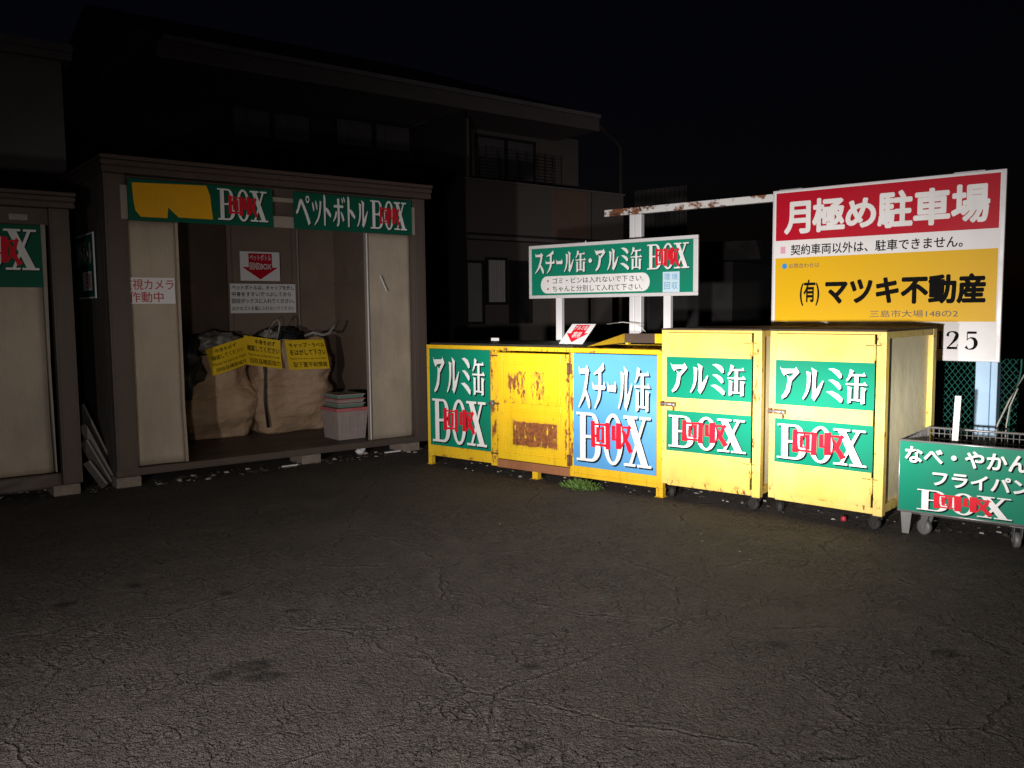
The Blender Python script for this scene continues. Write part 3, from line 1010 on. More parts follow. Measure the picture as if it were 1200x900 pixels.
# --- big woven sacks with notices
def sack(x0, x1, y0, y1, z0, z1, seed, lean=0.0, n=72, m=46):
    mb = MB()
    V, F = [], []
    cx, cy = (x0 + x1) / 2, (y0 + y1) / 2
    for j in range(m + 1):
        t = j / m
        z = z0 + (z1 - z0) * t
        k = 1.0 - .16 * (1 - t) ** 6 - .07 * max(0, t - .55) / .45 + .03 * math.sin(t * 3.1)
        for i in range(n):
            a = 2 * math.pi * i / n
            c, s_ = math.cos(a), math.sin(a)
            e = .42
            px = (abs(c) ** e) * (1 if c >= 0 else -1) * (x1 - x0) / 2 * k
            py = (abs(s_) ** e) * (1 if s_ >= 0 else -1) * (y1 - y0) / 2 * k
            q = Vector((cx + px, cy + py, z))
            w = .055 * mnoise.fractal(Vector((q.x * 3.2 + seed, q.y * 3.2, q.z * 4.5)), 1.0, 2.0, 4)
            w += .034 * mnoise.noise(Vector((q.x * 2.4 + seed, q.y * 2.4, q.z * 11))) * (1 - t * .7)
            w -= .075 * abs(mnoise.noise(Vector((q.x * 2.6 + seed * 2, q.y * 2.6, q.z * 3.4)))) ** .7 - .03
            wz = .07 * mnoise.noise(Vector((q.x * 4 + seed, q.y * 4, 0))) * t
            V.append((q.x + c * w + lean * t, q.y + s_ * w, q.z + wz))
    for j in range(m):
        for i in range(n):
            F.append((j * n + i, j * n + (i + 1) % n, (j + 1) * n + (i + 1) % n, (j + 1) * n + i))
    F.append(tuple(range(n))[::-1])
    mb.add(V, F, "sack_fabric", True)
    # inner lining, so the open mouth has depth
    top = V[-n:]
    low = [(cx + (x - cx) * .93, cy + (y - cy) * .93, z - .16) for x, y, z in top]
    mb.add(top + low, [((i + 1) % n, i, n + i, n + (i + 1) % n) for i in range(n)] + [tuple(range(n, 2 * n))], "sack_fabric", True)
    return mb


skr = thing("woven_sack", 'S', (1.88, 1.27, .122), "tan woven bulk sack at right in the open shed, strap rising at its corner", "sack", "bulk sacks in the open shed")
KB = (1.88, 1.27, .122)
sack(1.49, 2.27, .955, 1.60, .124, 1.0, 3.0).build("body", skr, KB)
b = MB()
b.tube([(1.96, 1.02, 1.03), (2.02, .96, 1.06), (2.10, .93, 1.035), (2.16, .93, 1.045), (2.21, .93, 1.10), (2.245, .95, 1.145), (2.27, 1.0, 1.12)], .013, "clear_bag", 8)
b.build("strap", skr, KB)
b = MB()
b.tube([(1.50, .945, .95), (1.52, .93, .7), (1.51, .935, .45), (1.53, .93, .2)], .012, "black_plastic", 8)
b.build("strap", skr, KB)
skl = thing("woven_sack", 'S', (1.13, 1.35, .122), "slumped tan woven sack at left in the open shed beside the black bag", "sack", "bulk sacks in the open shed")
KL = (1.13, 1.35, .122)
sack(.80, 1.475, 1.03, 1.62, .124, .90, 8.0, -.02).build("body", skl, KL)
b = MB()
b.tube([(1.535, .93, 1.0), (1.56, .91, 1.09), (1.60, .90, 1.165), (1.645, .90, 1.19), (1.665, .90, 1.15), (1.655, .91, 1.08), (1.64, .93, 1.0)], .008, "clear_bag", 8)
b.build("strap", skl, KL)


def notice(corners, d, lines, label, matn="notice_yellow", tilt=.02, bend=0.0):
    (ax, az), (bx, bz), (cx, cz), (dx, dz) = corners           # TL TR BR BL
    mb = MB()
    o = Vector((dx, d, dz))
    pl = Plane2D(o, (cx - dx, 0, cz - dz), (ax - dx, tilt, az - dz))
    nu, nv = 14, 8
    V = [tuple(pl.at(i / nu, j / nv)) for j in range(nv + 1) for i in range(nu + 1)]
    mb.add(V, [(j * (nu + 1) + i, j * (nu + 1) + i + 1, (j + 1) * (nu + 1) + i + 1, (j + 1) * (nu + 1) + i) for j in range(nv) for i in range(nu)], matn, True)
    for txt, r, bo in lines:
        mb.text(pl, txt, r, .0025, "letter_black", bo)
    mb.v = [(x, y - .016 * math.sin((x - dx) * 9 + d * 40) - .010 * math.sin((z - dz) * 14 + x * 6), z) for x, y, z in mb.v]     # it sags with the sack
    base = (dx, d, dz)
    return solo(mb, "hanging_notice", 'S', base, label, "notice", "yellow notices hanging on the sacks")


notice([(1.333, 1.052), (1.675, .99), (1.666, .735), (1.339, .790)], .885,
       [("中身を必ず", (.30, .86, .76, .92), .02), ("確認してください", (.06, .96, .50, .70), .02), ("Please be sure to check the contents", (.08, .95, .34, .42), .0), ("回収品確認協力", (.10, .95, .08, .26), .01)],
       "yellow notice between the two sacks, left of the cap and label notice")
notice([(1.717, .998), (2.128, .999), (2.145, .716), (1.757, .720)], .905,
       [("キャップ・ラベル", (.08, .97, .74, .90), .02), ("をはがして下さい", (.08, .97, .48, .68), .02), ("Remove the cap and label", (.08, .95, .32, .40), .0), ("取下置平和情報", (.12, .95, .07, .25), .01)],
       "bright yellow notice on the right sack about caps and labels")
notice([(1.002, .935), (1.350, 1.02), (1.401, .80), (1.044, .70)], .955,
       [("中身を必ず", (.20, .75, .76, .90), .01), ("確認してください", (.08, .92, .52, .68), .01), ("Please be sure to check", (.08, .95, .32, .42), .0), ("回収品確認協力", (.12, .9, .08, .22), .01)],
       "tilted dim yellow notice on the left sack, half in shadow")


# --- crumpled bags on and beside the sacks
def crumpled(c, r, seed, mat, n=28, m=18, sq=(1, 1, 1)):
    mb = MB()
    V, F = [(c[0], c[1], c[2] - r * sq[2] * .9)], []
    for j in range(1, m):
        th = math.pi * j / m
        for i in range(n):
            ph = 2 * math.pi * i / n
            d = Vector((math.sin(th) * math.cos(ph), math.sin(th) * math.sin(ph), -math.cos(th)))
            k = r * (1 + .45 * mnoise.fractal(d * 1.9 + Vector((seed, seed * 2, 0)), 1.0, 2.0, 4))
            V.append((c[0] + d.x * k * sq[0], c[1] + d.y * k * sq[1], c[2] + max(d.z * k * sq[2], -r * sq[2] * .9)))
    V.append((c[0], c[1], c[2] + r * sq[2]))
    for i in range(n):
        F.append((0, 1 + (i + 1) % n, 1 + i))
        F.append((len(V) - 1, 1 + (m - 2) * n + i, 1 + (m - 2) * n + (i + 1) % n))
    for j in range(m - 2):
        for i in range(n):
            a = 1 + j * n
            F.append((a + i, a + (i + 1) % n, a + n + (i + 1) % n, a + n + i))
    mb.add(V, F, mat, True)
    return mb


solo(crumpled((.72, 1.0, .80), .26, 1.3, "black_plastic", sq=(.85, .9, 1.25)), "rubbish_bag", 'S', (.72, 1.0, .58), "black rubbish bag slumped in shadow left of the sacks", "bag")
solo(crumpled((1.18, 1.33, .98), .17, 5.3, "clear_bag", sq=(1.3, 1, .55)), "plastic_bag", 'S', (1.18, 1.33, .85), "pale crumpled bag on top of the slumped sack", "bag")
solo(crumpled((1.78, 1.26, 1.02), .16, 9.1, "black_plastic", sq=(1.4, 1, .55)), "plastic_bag", 'S', (1.78, 1.26, .9), "dark crumpled bag of bottles in the mouth of the right sack", "bag")
solo(crumpled((1.66, 1.12, 1.045), .06, 2.1, "clear_bag", sq=(1.2, 1, .7)), "plastic_bag", 'S', (1.66, 1.12, 1.0), "small pale scrap of bag peeping from the right sack behind its notice", "bag")

# --- signs on the shed's back wall
b = MB()
pl = Plane2D((0, 1.655, 0))
b.slab(pl, rect(1.60, 2.005, 1.567, 1.852), .004, "board_white", 0)
b.poly(pl, [(1.685, 1.835), (1.925, 1.835), (1.925, 1.70), (1.985, 1.70), (1.80, 1.58), (1.62, 1.70), (1.685, 1.70)], .0048, "board_red")
b.text(pl, "ペットボトル", (1.695, 1.915, 1.765, 1.825), .0056, "border_white", .015)
b.text(pl, "回収BOX", (1.695, 1.915, 1.675, 1.745), .0056, "border_white", .015)
solo(b, "arrow_sign", 'S', (1.8, 1.66, 1.57), "white sign with a red down arrow on the open shed's back wall", "sign")
b = MB()
b.slab(pl, rect(1.49, 2.165, 1.250, 1.537), .004, "board_white", 0)
for txt, r, mt in [("ペットボトルは、キャップを外し", (1.505, 2.150, 1.478, 1.522), "letter_black"), ("中身をすすいでつぶしてから", (1.505, 2.115, 1.412, 1.458), "letter_black"),
                   ("回収ボックスに入れてください。", (1.505, 2.150, 1.345, 1.391), "letter_black"), ("ほかのゴミを箱に入れないでください", (1.505, 2.145, 1.275, 1.318), "letter_grey")]:
    b.text(pl, txt, r, .0055, mt, .02)
solo(b, "notice_board", 'S', (1.83, 1.66, 1.25), "white board with four lines of black writing under the red arrow sign", "sign")

# --- plastic boxes by the right door
bx = thing("storage_box", 'S', (2.02, .36, .122), "milky plastic box with pink lid on the shed floor by the right door", "box")
BB = (2.02, .36, .122)
b = MB()
b.hexa([(1.885, .22, .124), (2.145, .22, .124), (2.145, .50, .124), (1.885, .50, .124), (1.865, .20, .375), (2.165, .20, .375), (2.165, .52, .375), (1.865, .52, .375)], "milky_plastic")
for x in (1.90, 1.975, 2.05, 2.12):
    b.hexa([(x, .2165, .13), (x + .012, .2165, .13), (x + .012, .219, .13), (x, .219, .13), (x - .004, .1965, .37), (x + .012, .1965, .37), (x + .012, .1995, .37), (x - .004, .1995, .37)], "milky_plastic")
b.build("body", bx, BB, .006)
b = MB()
b.box(1.858, 2.172, .192, .528, .3755, .405, "lid_pink")
b.build("lid", bx, BB, .006)
for k, (z, mt, lab) in enumerate([(.407, "tray_green", "green shallow tray lowest on the pink lidded box"), (.447, "milky_plastic", "whitish shallow tray in the middle of the stack on the pink lidded box"),
                                  (.487, "tray_green", "green shallow tray topmost on the pink lidded box")]):
    b = MB()
    b.hexa([(1.90, .24, z), (2.14, .24, z), (2.14, .49, z), (1.90, .49, z), (1.892, .23, z + .028), (2.15, .23, z + .028), (2.15, .50, z + .028), (1.892, .50, z + .028)], mt)
    b.box(1.885, 2.157, .223, .507, z + .0285, z + .037, "milky_plastic" if k != 1 else "lid_pink")
    solo(b, "plastic_tray", 'S', (2.02, .36, z), lab, "tray", "trays stacked on the plastic box", .002)

# ================================================================== LOW BIN
bn = thing("recycling_bin", 'B', (1.08, .37, 0), "long low yellow steel bin with green and blue boards and a rusty door", "recycling bin")
NB = (1.08, .37, 0)
b = MB()
b.box(0, 2.168, .0, .04, .950, .981, "yellow_paint")                 # top rail
b.box(.0, .03, .001, .04, .06, .9495, "yellow_paint")
b.box(.678, .742, .001, .04, .06, .9495, "yellow_paint")
b.box(1.418, 1.4515, .001, .04, .06, .9495, "yellow_paint")
b.box(2.120, 2.168, .001, .04, .06, .9495, "yellow_paint")
b.box(.0305, .6775, .004, .04, .075, .164, "yellow_paint")
b.box(1.452, 2.1195, .004, .04, .060, .141, "yellow_paint")
b.box(1.452, 2.1195, -.004, .003, .082, .092, "yellow_paint")
b.box(0, .03, .0405, .75, .945, .980, "yellow_paint")
b.box(2.138, 2.168, .0405, .75, .945, .980, "yellow_paint")
b.box(0, 2.168, .7505, .785, .945, .980, "yellow_paint")
b.build("frame", bn, NB, .003)
b = MB()
b.box(.7425, 1.4175, -.003, .04, .055, .118, "rusty_rail_paint")
tag(b.build("bottom_rail", bn, NB, .003), "rust covered bottom rail below the door")
for x0, x1, y0 in ((0, .035, .0015), (1.075, 1.125, .004), (2.118, 2.168, .0015), (0, .035, .74), (2.118, 2.168, .74)):
    b = MB()
    b.box(x0, x1, y0, y0 + .045, .004, .0595 if x0 != 1.075 else .0545, "yellow_paint")
    b.box(x0 - .008, x1 + .008, y0 - .008, y0 + .053, 0, .0038, "yellow_paint")
    b.build("leg", bn, NB, .002)
b = MB()
b.box(.03, .0325, .0405, .75, .08, .944, "yellow_paint")
b.box(2.1345, 2.1375, .0405, .75, .08, .944, "yellow_paint")
b.box(.0326, 2.1344, .751, .756, .08, .944, "yellow_paint")
b.box(.7, .704, .0405, .75, .08, .944, "yellow_paint")
b.box(1.43, 1.434, .0405, .75, .08, .944, "yellow_paint")
b.box(.034, 2.134, .0405, .75, .072, .0795, "dark_steel")
b.build("shell", bn, NB)
b = MB()
b.box(.002, 1.42, .0405, .775, .9815, .996, "dark_steel")
b.build("lid", bn, NB, .002)
# green board
b = MB()
pl = Plane2D((0, .002, 0))
b.slab(pl, rect(.031, .677, .165, .949), .004, "sign_green", -.002)
painted(b, pl, ALUMI, (.062, .640, .595, .885), .0032)
box_word(b, pl, (.060, .640, .195, .545), (.185, .515, .30, .475), 11, .0032)
b.build("sign_panel", bn, NB)
b = MB()
b.slab(pl, rect(1.4525, 2.119, .142, .944), .004, "sign_blue", -.002)
painted(b, pl, STEEL, (1.490, 2.085, .565, .865), .0032)
box_word(b, pl, (1.480, 2.085, .185, .530), (1.605, 1.935, .295, .475), 12, .0032)
tag(b.build("sign_panel", bn, NB), "light blue board for steel cans")
# rusty door
dr = MB()
dr.box(.748, 1.412, .0, .012, .122, .935, "yellow_door_paint")
dr.box(.748, .815, -.010, -.0005, .125, .933, "yellow_door_paint")
dr.box(1.352, 1.412, -.010, -.0005, .125, .933, "yellow_door_paint")
dr.box(.8155, 1.3515, -.010, -.0005, .862, .933, "yellow_door_paint")
dr.box(.8155, 1.3515, -.012, -.0005, .505, .560, "yellow_door_paint")
dr.box(.8155, 1.3515, -.010, -.0005, .125, .178, "yellow_door_paint")
for x0, x1, z0, z1 in ((.828, 1.340, .572, .850), (.828, 1.340, .190, .493)):
    dr.box(x0, x1, -.007, -.0004, z0, z1, "yellow_door_paint")
door = dr.build("door", bn, (0, 0, 0), .003)
door.location = (-NB[0], -NB[1], 0)
tag(door, "yellow door with two peeled rusty patches")
for z0, z1 in ((.79, .875), (.135, .215)):
    b = MB()
    b.cyl((1.417, -.014, z0), (1.417, -.014, z1), .010, "rust_metal", 10)
    b.box(1.395, 1.410, -.0145, -.011, z0 + .005, z1 - .005, "yellow_door_paint")
    b.box(1.424, 1.442, -.008, -.001, z0 + .005, z1 - .005, "rust_metal")
    b.build("hinge", door, (0, 0, 0))
b = MB()
b.cyl((.705, -.03, .545), (.705, -.0015, .545), .022, "caster_grey", 14)
b.cyl((.705, -.036, .545), (.705, -.0305, .545), .012, "rust_metal", 12)
b.box(.712, .775, -.018, -.0115, .538, .552, "rust_metal")
b.build("handle", door, (0, 0, 0))
for z in (.905, .155):
    b = MB()
    b.box(.69, .765, -.0165, -.0115, z, z + .010, "rust_metal")
    b.build("door_stop", door, (0, 0, 0))
# raised chute side and rear board over the blue bay
b = MB()
pts = [(.19, .984), (.70, .993), (.70, 1.063)]
V = [(1.440, y, z) for y, z in pts] + [(1.447, y, z) for y, z in pts]
b.add(V, [(0, 1, 2)[::-1], (3, 4, 5), (0, 1, 4, 3), (1, 2, 5, 4), (2, 0, 3, 5)], "yellow_paint")
b.build("chute_side", bn, NB)
b = MB()
b.box(1.4475, 1.71, .70, .712, .994, 1.064, "brown_top")
b.box(1.7105, 2.135, .70, .712, .994, 1.064, "yellow_paint")
b.box(1.4475, 2.135, .7125, .75, 1.055, 1.064, "yellow_paint")
b.box(1.4475, 1.47, .7125, .75, .981, 1.054, "yellow_paint")
b.box(2.11, 2.135, .7125, .75, .981, 1.054, "yellow_paint")
b.build("chute_board", bn, NB)
# small things on the bin
b = MB()
b.box(.455, .535, .28, .284, 1.008, 1.032, "board_white")
b.box(.485, .505, .277, .287, .9965, 1.0075, "dark_steel")
solo(b, "small_tag", 'B', (.495, .28, .9962), "tiny white tag standing on the dark lid of the low bin", "tag")
b = MB()
pl = Plane2D((1.15, .25, .9975), (.212, 0, 0), (.016, .155, .142))
b.slab(pl, rect(0, 1, 0, 1), .004, "board_white", 0)
b.poly(pl, [(.22, .95), (.80, .95), (.80, .52), (.96, .52), (.50, .06), (.04, .52), (.22, .52)], .0046, "letter_red")
b.text(pl, "アルミ缶", (.24, .78, .68, .91), .0052, "border_white", .02)
b.text(pl, "専用", (.33, .68, .28, .60), .0052, "border_white", .02)
solo(b, "arrow_sign", 'B', (1.25, .25, .9965), "white tilted tag with a red arrow lying on the low yellow bin", "sign")

# ================================================================== TALL CABINETS
X0, X1, DB = 2.158, 2.838, 0.84
cb = thing("recycling_cabinet", 'B', ((X0 + X1) / 2, .58, 0), "tall pale yellow can cabinet standing between the low bin and its twin", "recycling cabinet", "tall yellow can cabinets on casters")
CB = ((X0 + X1) / 2, .58, 0)
b = MB()
P_ = "pale_yellow_paint"
b.box(X0, X0 + .043, 0, .045, .10, 1.113, P_)
b.box(X1 - .052, X1, 0, .05, .085, 1.113, P_)
b.box(X0, X0 + .043, DB - .045, DB, .10, 1.113, P_)
b.box(X1 - .045, X1, DB - .06, DB, .10, 1.113, P_)
b.box(X0 + .0435, X1 - .0525, .003, .04, 1.098, 1.113, P_)
b.box(X0 + .0435, X1 - .0525, .003, .04, .092, .128, P_)
b.box(X1 - .045, X1 - .002, .0505, DB - .0605, 1.075, 1.113, P_)
b.box(X1 - .045, X1 - .002, .0505, DB - .0605, .10, .145, P_)
b.box(X0 + .002, X0 + .043, .0505, DB - .0605, 1.075, 1.113, P_)
b.box(X0 + .002, X0 + .043, .0505, DB - .0605, .10, .145, P_)
b.box(X0 + .0435, X1 - .0455, DB - .04, DB - .003, .10, .145, P_)
b.box(X0 + .0435, X1 - .0455, DB - .04, DB - .003, 1.075, 1.113, P_)
b.build("frame", cb, CB, .003)
b = MB()
b.box(X1 - .034, X1 - .030, .0505, DB - .0605, .1455, 1.0745, "cream_paint")
b.build("side_panel", cb, CB)
b = MB()
b.box(X0 + .030, X0 + .034, .0505, DB - .0605, .1455, 1.0745, P_)
b.build("side_panel", cb, CB)
b = MB()
b.box(X0 + .0435, X1 - .0455, DB - .025, DB - .020, .1455, 1.0745, P_)
b.build("back_panel", cb, CB)
b = MB()
b.box(X0 - .002, X1 + .003, -.004, DB + .003, 1.1135, 1.124, "brown_top")
b.build("roof_panel", cb, CB, .002)
b = MB()
b.box(X0 + .045, X1 - .050, .0505, DB - .05, .13, .14, "dark_steel")
b.build("floor_plate", cb, CB)
dx0, dx1 = X0 + .034, X1 - .060
b = MB()
b.box(dx0, dx1, -.014, -.001, .131, 1.096, P_)
b.box(dx0 + .002, dx1 - .002, -.0165, -.0145, .140, .150, P_)
cdoor = b.build("door", cb, CB, .003)
for z0, z1, kind in ((.676, .941, 'a'), (.328, .592, 'b')):
    b = MB()
    x0, x1 = X0 + .046, X0 + .627
    pl = Plane2D((x0, -.0165, z0))
    W, H_ = x1 - x0, z1 - z0
    b.slab(pl, rect(0, W, 0, H_), .003, "sign_green", -.002)
    if kind == 'a':
        painted(b, pl, ALUMI, (.018, W * .955, H_ * .13, H_ * .86), .0022, dx=.009, dy=-.008)
    else:
        box_word(b, pl, (.018, W * .945, H_ * .10, H_ * .885), (W * .20, W * .73, H_ * .28, H_ * .78), 21, .0022, dx=.010)
    o = b.build("sign_panel", cdoor, CB)
    tag(o, "green board lettered for aluminium cans" if kind == 'a' else "green board lettered BOX")
for z0, z1 in ((.955, 1.045), (.205, .30)):
    b = MB()
    b.cyl((dx1 + .004, -.018, z0), (dx1 + .004, -.018, z1), .0075, P_, 10)
    b.box(dx1 - .020, dx1 - .004, -.0180, -.0150, z0 + .006, z1 - .006, P_)
    b.box(dx1 + .010, dx1 + .034, -.0040, -.0005, z0 + .006, z1 - .006, P_)
    b.box(dx1 - .045, dx1 + .035, -.0200, -.0182, z1 - .010, z1 - .006, "rust_metal")
    b.build("hinge", cdoor, CB)
b = MB()
zl = .632
b.box(dx0 + .004, dx0 + .082, -.021, -.0145, zl - .015, zl + .015, "rust_metal")
b.cyl((X0 + .004, -.024, zl), (dx0 + .075, -.024, zl), .0065, "galvanised", 10)
b.box(X0 + .006, X0 + .024, -.028, -.0005, zl - .016, zl + .016, "rust_metal")
b.cyl((dx0 + .068, -.040, zl - .002), (dx0 + .068, -.022, zl - .002), .012, "galvanised", 12)
b.tube([(dx0 + .066, -.038, zl - .004), (dx0 + .072, -.036, zl - .022), (dx0 + .070, -.034, zl - .036)], .006, "rust_metal", 8)
b.build("latch", cdoor, CB)


def caster(parent, base, x, y, top, r, mats=("dark_steel", "rubber"), turn=25):
    f = MB()
    f.box(x - .032, x + .032, y - .032, y + .032, top - .006, top - .0005, mats[0])
    a = R(turn)
    c, s_ = math.cos(a), math.sin(a)
    off = (-.02 * s_, .02 * c)
    wx, wy = x + off[0], y + off[1]
    for sd in (-1, 1):
        px, py = wx + sd * .019 * c, wy + sd * .019 * s_
        tx, ty = x + sd * .019 * c, y + sd * .019 * s_
        hw = .014
        f.hexa([(px - hw * s_ - .002 * c, py + hw * c - .002 * s_, r - .012), (px + hw * s_ - .002 * c, py - hw * c - .002 * s_, r - .012),
                (px + hw * s_ + .002 * c, py - hw * c + .002 * s_, r - .012), (px - hw * s_ + .002 * c, py + hw * c + .002 * s_, r - .012),
                (tx - .024 * s_ - .002 * c, ty + .024 * c - .002 * s_, top - .0065), (tx + .024 * s_ - .002 * c, ty - .024 * c - .002 * s_, top - .0065),
                (tx + .024 * s_ + .002 * c, ty - .024 * c + .002 * s_, top - .0065), (tx - .024 * s_ + .002 * c, ty + .024 * c + .002 * s_, top - .0065)], mats[0])
    f.cyl((wx - .024 * c, wy - .024 * s_, r), (wx + .024 * c, wy + .024 * s_, r), .006, mats[0], 8)
    fo = f.build("caster", parent, base)
    w = MB()
    w.tube([(wx - .015 * c, wy - .015 * s_, r), (wx - .012 * c, wy - .012 * s_, r), (wx + .012 * c, wy + .012 * s_, r), (wx + .015 * c, wy + .015 * s_, r)],
           [r * .86, r, r, r * .86], mats[1], 20)
    w.build("wheel", fo, base)
    return fo


for x, y, t in ((X0 + .055, .05, 30), (X1 - .035, .04, 75), (X0 + .055, DB - .06, 10), (X1 - .035, DB - .06, 40)):
    caster(cb, CB, x, y, .0845 if x > X0 + .1 and y < .5 else .0995, .036, turn=t)
cb2 = copy_tree(cb)
cb2["label"] = "tall pale yellow can cabinet nearest the green pot basket, its recessed side showing"
turn = R(-4.5)
half = Vector(((X1 - X0) / 2, .58))
cb2.location = in_frame('B', X0 + .733 + half.x * math.cos(turn) - half.y * math.sin(turn), half.x * math.sin(turn) + half.y * math.cos(turn), 0)
cb2.rotation_euler[2] += turn                     # turned askew past the angle read from the image, lighting its side panel

# ================================================================== STEEL CAN SIGN
sk = thing("standing_sign", 'B', (1.16, .92, 0), "long green can sign on two thin white posts behind the bins", "sign")
QB = (1.16, .92, 0)
for x0, x1 in ((.632, .692), (1.657, 1.719)):
    MB().box(x0, x1, .925, .965, 0, 1.36, "post_white").build("post", sk, QB, .003)
b = MB()
b.box(.362, 1.955, .905, .924, 1.349, 1.376, "frame_alu")
b.box(.362, 1.955, .905, .924, 1.772, 1.799, "frame_alu")
b.box(.362, .388, .905, .924, 1.3765, 1.7715, "frame_alu")
b.box(1.917, 1.955, .905, .924, 1.3765, 1.7715, "frame_alu")
b.cyl((.945, .915, 1.799), (.945, .915, 1.812), .006, "frame_alu", 8)
b.build("frame", sk, QB, .003)
b = MB()
pl = Plane2D((0, .912, 0))
b.slab(pl, rect(.3885, 1.9165, 1.3765, 1.7715), .004, "sign_green", -.004)
painted(b, pl, STEEL_ALUMI, (.418, 1.487, 1.560, 1.738), .0010, dx=.007, dy=-.006)
box_word(b, pl, (1.522, 1.883, 1.556, 1.748), (1.597, 1.80, 1.585, 1.715), 31, .0010, dx=.007)
rr = []
for k in range(9):
    a = R(90 + 180 * k / 8)
    rr.append((.485 + .062 + .062 * math.cos(a), 1.463 + .072 * math.sin(a)))
for k in range(9):
    a = R(-90 + 180 * k / 8)
    rr.append((1.545 - .062 + .062 * math.cos(a), 1.463 + .072 * math.sin(a)))
b.poly(pl, rr, .0010, "letter_white")
b.text(pl, "ゴミ・ビンは入れないで下さい.", (.610, 1.487, 1.470, 1.520), .0020, "letter_black", .004)
b.text(pl, "ちゃんと分別して入れて下さい.", (.610, 1.477, 1.403, 1.453), .0020, "letter_black", .004)
for v in (1.495, 1.428):
    b.glyph(pl, G['dot'], (.552, .570, v - .010, v + .010), .0020, "faded_red")
b.build("board", sk, QB)
b = MB()
b.slab(pl, rect(1.659, 1.802, 1.3775, 1.533), .0010, "sticker_blue", .0008)
for ch, r in (("環", (1.672, 1.722, 1.470, 1.520)), ("境", (1.737, 1.787, 1.470, 1.520)), ("回", (1.672, 1.722, 1.400, 1.455)), ("収", (1.737, 1.787, 1.400, 1.455))):
    b.text(pl, ch, r, .0026, "sticker_ink", .01)
tag(b.build("sticker", sk, QB), "pale blue sticker in the lower right corner")

# ================================================================== PARKING SIGN
pk = thing("parking_sign", 'B', (2.6, 1.30, 0), "big red, white and yellow monthly parking sign board on steel posts", "sign")
PB = (2.6, 1.30, 0)  # sign, post and beam coordinates scaled about the camera to a deeper plane
b = MB()
b.box(1.134, 1.182, 1.285, 1.345, 0, 2.038, "post_white")
b.box(1.1825, 1.245, 1.289, 1.345, 0, 2.038, "post_white")
b.build("post", pk, PB, .006)
b = MB()
b.box(3.762, 3.848, 1.285, 1.42, 0, 2.038, "post_blue")
b.box(3.8485, 3.888, 1.300, 1.42, 0, 2.038, "post_blue")
tag(b.build("post", pk, PB, .004), "light blue post at the sign's right end")
b = MB()
b.box(.882, 3.895, 1.292, 1.34, 2.040, 2.096, "beam_paint")
b.box(.882, 3.895, 1.3405, 1.37, 2.088, 2.096, "beam_paint")
b.build("beam", pk, PB, .003)
b = MB()
z0, z1 = .887, 2.110
b.box(2.386, 3.905, 1.252, 1.284, z0, z1, "frame_alu")
b.build("frame", pk, PB, .004)
b = MB()
pl = Plane2D((0, 1.2515, 0))
b.poly(pl, rect(2.402, 3.880, .900, 2.096), .0012, "board_white")
b.poly(pl, rect(2.414, 3.872, 1.742, 2.089), .0024, "board_red")
b.poly(pl, rect(2.414, 3.873, 1.147, 1.615), .0024, "board_yellow")
for ch, x0, x1, y0, y1 in (("月", 2.484, 2.662, 1.785, 2.020), ("極", 2.690, 2.905, 1.788, 2.030), ("め", 2.925, 3.115, 1.800, 2.005), ("駐", 3.140, 3.350, 1.785, 2.035),
                           ("車", 3.370, 3.580, 1.785, 2.030), ("場", 3.600, 3.810, 1.785, 2.035)):
    b.text(pl, ch, (x0 - .008, x1 + .008, y0, y1), .0036, "letter_white", .035)
b.text(pl, "契約車両以外は、駐車できません。", (2.528, 3.668, 1.632, 1.709), .0024, "letter_black", .014)
b.poly(pl, rect(2.451, 2.488, 1.648, 1.699), .0024, "pink_square")
b.glyph(pl, G['dot'], (2.465, 2.503, 1.534, 1.576), .0036, "dot_blue")
b.text(pl, "お問合わせは", (2.516, 2.740, 1.538, 1.573), .0036, "letter_grey", .004)
b.text(pl, "(有)", (2.602, 2.744, 1.262, 1.452), .0036, "letter_black", .024)
b.text(pl, "マツキ不動産", (2.785, 3.812, 1.266, 1.462), .0036, "letter_black", .042)
b.text(pl, "三島市大場148の2", (3.097, 3.654, 1.177, 1.226), .0036, "letter_grey", .004)
# number panel digits with thick and thin strokes
one = [rect(.36, .64, .04, 1), [(.10, .86), (.36, .92), (.36, .99), (.10, .90)], rect(.1, .9, 0, .045)]
two = [ribbon([(.14, .72, .22), (.20, .90, .12), (.48, .975, .06), (.78, .86, .20), (.78, .66, .26), (.50, .36, .12), (.12, .06, .05)]), rect(.10, .86, 0, .13), [(.80, .10), (.92, .26), (.88, .28), (.78, .12)]]
five = [rect(.22, .84, .86, .99), rect(.20, .26, .50, .95), ribbon([(.22, .54, .04), (.46, .64, .07), (.72, .54, .20), (.80, .32, .27), (.66, .08, .14), (.34, .02, .06), (.14, .16, .20)])]
for gl, x0, x1 in ((one, 3.526, 3.578), (two, 3.585, 3.668), (five, 3.693, 3.782)):
    b.glyph(pl, gl, (x0, x1, .966, 1.085), .0024, "letter_black")
b.build("board", pk, PB)
b = MB()
b.box(3.60, 3.78, 1.26, 1.30, 2.1105, 2.116, "galvanised")
b.build("bracket", pk, PB)
b = MB()
b.box(2.43, 2.60, 1.26, 1.30, 2.1105, 2.116, "galvanised")
b.build("bracket", pk, PB)

